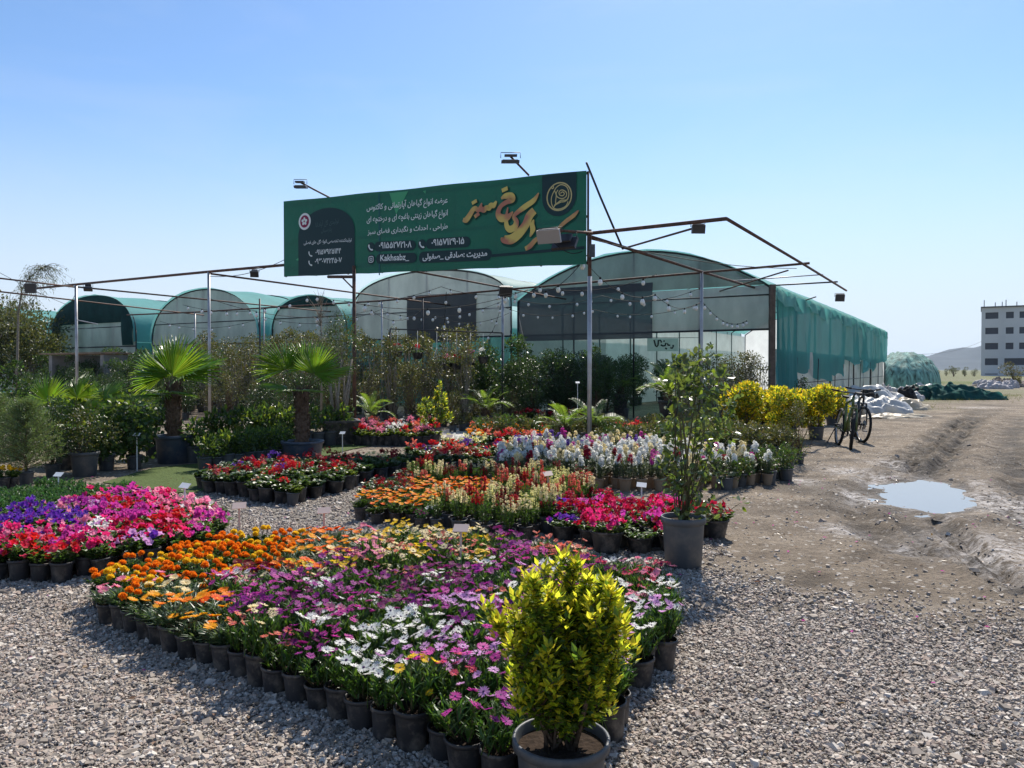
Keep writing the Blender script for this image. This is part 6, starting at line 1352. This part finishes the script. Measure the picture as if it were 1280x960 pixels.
# ================================================================== HEAPS BY THE GREENHOUSE
WSH = cloth('white_sheet_plastic', (.62,.62,.60), (.5,.5,.48), .25, 0, .15, 3, .35, .5); CRS = cloth('cream_sheet_plastic', (.55,.47,.34), (.45,.38,.26), .25, 0, .2, 3, .4, .4)
SACK = cloth('grey_white_sack', (.45,.42,.42), (.3,.3,.3), .1, 0, .3, 5, .6, .3); NETH = cloth('dark_teal_net_heap', (.018,.085,.075), (.02,.1,.09), .15, 0, .4, 3, .85, .1)
def heap(name, px, py, D, rx, ry, h, m_, lab, rz=0, fold=.35, fr=9, seed=1, cat='plastic sheet', grp=None, pw=.8):
    x_, y_ = at(px, D); tag(mound(name, (x_,y_,gz(x_,y_)-.03), rx, ry, h, m_, rz, 70, 18, fold, fr, seed, pw), lab, cat, grp)
heap('plastic_sheet',1092,508,24,1.25,1.0,.5,WSH,'crumpled white plastic sheet heaped just behind the bicycles',.3,.35,9,2)
heap('plastic_sheet',1118,503,27,1.2,.9,.35,CRS,'cream coloured plastic sheet spread beside the white one',.2,.45,8,4)
heap('plastic_sheet',1106,515,22.6,1.5,.5,.12,CRS,'flat pale plastic strip on the grass beside the bicycles',.5,.5,8,6)
heap('plastic_sheet',1075,497,30,1.8,.8,.7,WSH,'white plastic bundled against the greenhouse skirt behind the hedge',.2,.3,8,8)
for i, (px, D, rx, h) in enumerate(sorted(((1108,33,.55,.95),(1118,33.5,.6,.7),(1128,34,.55,.75),(1112,32,.6,.5),(1135,34,.7,.6),(1122,32,.5,.42),(1142,35,.7,.5),(1101,31.5,.45,.4)))):
    heap('sack', px, 490, D, rx*.85, rx*.6, h*.72, SACK if i % 3 else WSH, f'grey white stuffed sack, {ordn(i+1)} from left in the pile at the greenhouse end', random.uniform(0,3), .3, 6, 20+i, 'sack', 'sacks piled at the greenhouse end')
for i, (px, D, c_) in enumerate(((1132,33.2,'black'),(1148,36,'black'),(1084,27.5,'black'))):
    heap('sack', px, 490, D, .5, .45, .6, M['black'], ['black bag slumped in the middle of the sack pile','black bag at the right end of the sack pile','black bag behind the crumpled white sheet'][i], .4, .3, 6, 40+i, 'sack', 'sacks piled at the greenhouse end')
heap('net_heap',1178,496,36,2.3,1.0,.6,NETH,'dark green netting dumped in a heap on the grass',-.1,.45,12,50,'netting'); heap('net_heap',1200,499,36.5,1.6,.7,.35,NETH,'low tail of dark green netting right of its heap',-.2,.5,12,52,'netting')
heap('plastic_sheet',1152,496,37,1.3,.7,.6,WSH,'white sheet draped between the sacks and the green netting',.1,.4,8,56)
# distant rubble and shrubs on the field
for i in range(14):
    px, D = 1228+i*4.2+random.uniform(-2,2), random.uniform(55,75); heap('rubble_heap', px, 480, D, random.uniform(.5,1.2), .6, random.uniform(.25,.6), [SACK, plain('rubble',(.22,.18,.15),.9,.2,noise=.4,nscale=3)][i % 2], f'pale rubble heap in the field, {ordn(i+1)} from left below the concrete building', 0, .4, 8, 60+i, 'rubble', 'rubble heaps in the field')
def bushlet(px, D, h, lab, lm='l_tree', nm='field_bush'):
    L_ = lumps(10, h*.35, h*.35, h*.2, h*.95, h*.2); r = empty(nm, (*at(px,D),-.02), 0, lab, 'bush', 'bushes on the field'); ob('stem', stems(MB(), L_, 0, 8, .02*h, .05).mesh('stem', M['bark']), r); ob('foliage', leafcloud(MB(), L_, 900, .07*h, .035*h, LEAF, .3).mesh('foliage', M[lm]), r)
bushlet(1267,62,2.0,'small brown bush standing before the concrete building','l_brown')
for i, (px, D, h) in enumerate(sorted(((1192,150,2.2),(1206,160,1.8),(1218,155,1.5),(1183,170,1.4),(1172,190,1.4)))): bushlet(px, D, h, f'distant small tree, {ordn(i+1)} from left between the low tunnel and the building', 'l_tree', 'distant_tree')
# ================================================================== UNFINISHED BLOCK
bd = empty('concrete_building', (*at(1226,172),0), math.radians(-31.4), 'unfinished grey five storey concrete building with dark empty windows', 'building')
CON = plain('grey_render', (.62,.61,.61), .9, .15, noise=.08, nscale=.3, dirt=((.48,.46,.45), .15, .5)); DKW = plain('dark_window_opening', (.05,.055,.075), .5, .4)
S_ = 172/FP; z_ = lambda py: max(0, H+(462-py)*S_); HT = z_(385); FW = 26.; DP = 14.
cols = [(.75,3.2),(4.6,6.05),(7.1,9.5),(12.5,14.9),(15.9,17.4),(19,21.5),(22.5,25)]; wide = [(.75,3.2),(4.4,9.4),(12.5,17.4),(19,25)]
rowsz = [(z_(399),z_(391)),(z_(418),z_(410)),(z_(437),z_(429)),(z_(456.5),z_(448)),(z_(475),z_(467))]
b = MB(); zc = [0.]
for i, (za, zb) in enumerate(rowsz[::-1]): zc += [max(.3,za), zb]
zc.append(HT); holes = []
for k in range(len(zc)-1):
    if k % 2 == 0: b.box((FW/2,.15,(zc[k]+zc[k+1])/2),(FW,.3,zc[k+1]-zc[k]))
    else:
        cs = wide if k//2 < 2 else cols; x0 = 0
        for a, c_ in cs: b.box(((x0+a)/2,.15,(zc[k]+zc[k+1])/2),(a-x0,.3,zc[k+1]-zc[k])); holes.append((a,c_,zc[k],zc[k+1])); x0 = c_
        b.box(((x0+FW)/2,.15,(zc[k]+zc[k+1])/2),(FW-x0,.3,zc[k+1]-zc[k]))
b.box((.15,DP/2+.3,HT/2),(.3,DP,HT)); b.box((FW-.15,DP/2+.3,HT/2),(.3,DP,HT)); b.box((FW/2,DP+.45,HT/2),(FW,.3,HT))
b.box((3.9,-.06,HT/2),(.35,.12,HT)); ob('wall', b.mesh('wall', CON), bd)
rf = ob('roof', MB().box((FW/2,DP/2,HT+.12),(FW+.3,DP+.9,.24)).mesh('roof', plain('dark_slab',(.10,.10,.11),.9,.2)), bd)
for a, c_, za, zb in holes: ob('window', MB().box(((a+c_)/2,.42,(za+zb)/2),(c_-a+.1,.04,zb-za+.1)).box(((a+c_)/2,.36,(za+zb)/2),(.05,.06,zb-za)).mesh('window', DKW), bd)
for x_, hh in ((.5,1.5),(2.6,.9),(3.9,1.0),(4.6,1.4),(6.6,.9),(8.2,.7),(11,1.5),(14,1.),(17,1.6)): ob('roof_column', MB().box((x_,.6,HT+.24+hh/2),(.2,.2,hh)).mesh('roof_column', CON), bd)
# ================================================================== HILL AND FAR FIELD
hx = np.linspace(-3200,4200,260); hy = np.linspace(2300,3600,30); X_, Y_ = np.meshgrid(hx, hy); prof = np.zeros_like(X_)
for c_, wd, h in ((1760,170,92),(1600,190,52),(1980,260,80),(1420,200,18),(2200,400,80),(2900,500,60),(-800,500,30),(-2200,600,50),(600,350,12)): prof = np.maximum(prof, h*np.exp(-((X_-c_)/wd)**2))
prof = prof*np.exp(-((Y_-2900)/420)**2)*(1+.35*fbm(X_*.01,Y_*.01,4,70))+fbm(X_*.02,Y_*.02,3,71)*4-2
ii = (np.arange(29)[:,None]*260+np.arange(259)[None]).ravel()
struct('hill', MB().add(np.stack([X_.ravel(),Y_.ravel(),prof.ravel()],1), np.stack([ii,ii+1,ii+261,ii+260],1), 0, True).mesh('hill', plain('dry_hill_soil',(.045,.052,.05),.95,.1,noise=.4,nscale=.012)))
# grass by the heaps
P=[]; 
for (px,py), rx, ry, n_ in (((1130,497),4,4,5000),((1190,494),3.5,3.5,3500),((1100,508),1.6,1.8,1600),((1090,518),.8,.8,500),((1260,480),14,12,3000)):
    c_ = G(px,py); q = RG.normal(size=(n_,2))*[rx*.5,ry*.5]+[c_.x,c_.y]; P.append(q)
P = np.concatenate(P); Pz = height(P[:,0],P[:,1]); n_ = len(P); D = np.stack([RG.normal(size=n_)*.5,RG.normal(size=n_)*.5,np.ones(n_)],1)
tag(ob('grass', MB().scat(BLADE, np.stack([P[:,0],P[:,1],Pz],1), frames(D), np.stack([np.full(n_,.012),RG.uniform(.05,.14,n_),np.full(n_,.08)],1)).mesh('grass', leafm('dry_grass_blade',(.10,.13,.035),tr=.4))), 'patchy dry green grass around the sacks and netting', 'grass', kind='stuff')

# low stack of boards beyond the nursery, at the left
ps = empty('plank_stack', (*at(110,27.5),0), -.5, 'low stack of weathered boards on blocks in front of the leftmost greenhouse', 'plank stack'); WD = plain('weathered_board',(.26,.19,.13),.85,.15,noise=.35,nscale=6)
for k in range(6): ob('board', MB().box((random.uniform(-.2,.2), -.5+.2*k, 1.95+random.uniform(0,.04)), (3.6,.16,.05)).mesh('board', WD), ps)
for x_ in (-1.5,0,1.5): ob('block', MB().box((x_,0,.96),(.2,.9,1.9)).mesh('block', plain('concrete_block',(.3,.28,.26),.9,.15,noise=.2,nscale=5)), ps)
# the air over the plain
hm, n, l = mat('haze'); pv_ = n.new('ShaderNodeVolumePrincipled'); pv_.inputs['Color'].default_value=(.66,.81,1.0,1); pv_.inputs['Density'].default_value=.0001; pv_.inputs['Anisotropy'].default_value=.25
o_ = n.new('ShaderNodeOutputMaterial'); l.new(pv_.outputs[0], o_.inputs['Volume'])
tag(ob('haze', MB().box((0,4600,60),(12600,9400,128)).mesh('haze', hm)), 'thin bluish air haze over the distant plain', 'haze', kind='stuff')

P_ = [A(1128,442,120).lerp(A(1232,424,178), j/12)-Vector((0,0,1.2*4*(j/12)*(1-j/12))) for j in range(13)]; tag(ob('power_line', MB().tube([p-P_[0] for p in P_], .03, 4).mesh('power_line', M['dark']), None, P_[0]), 'thin power line running to the concrete building', 'cable')
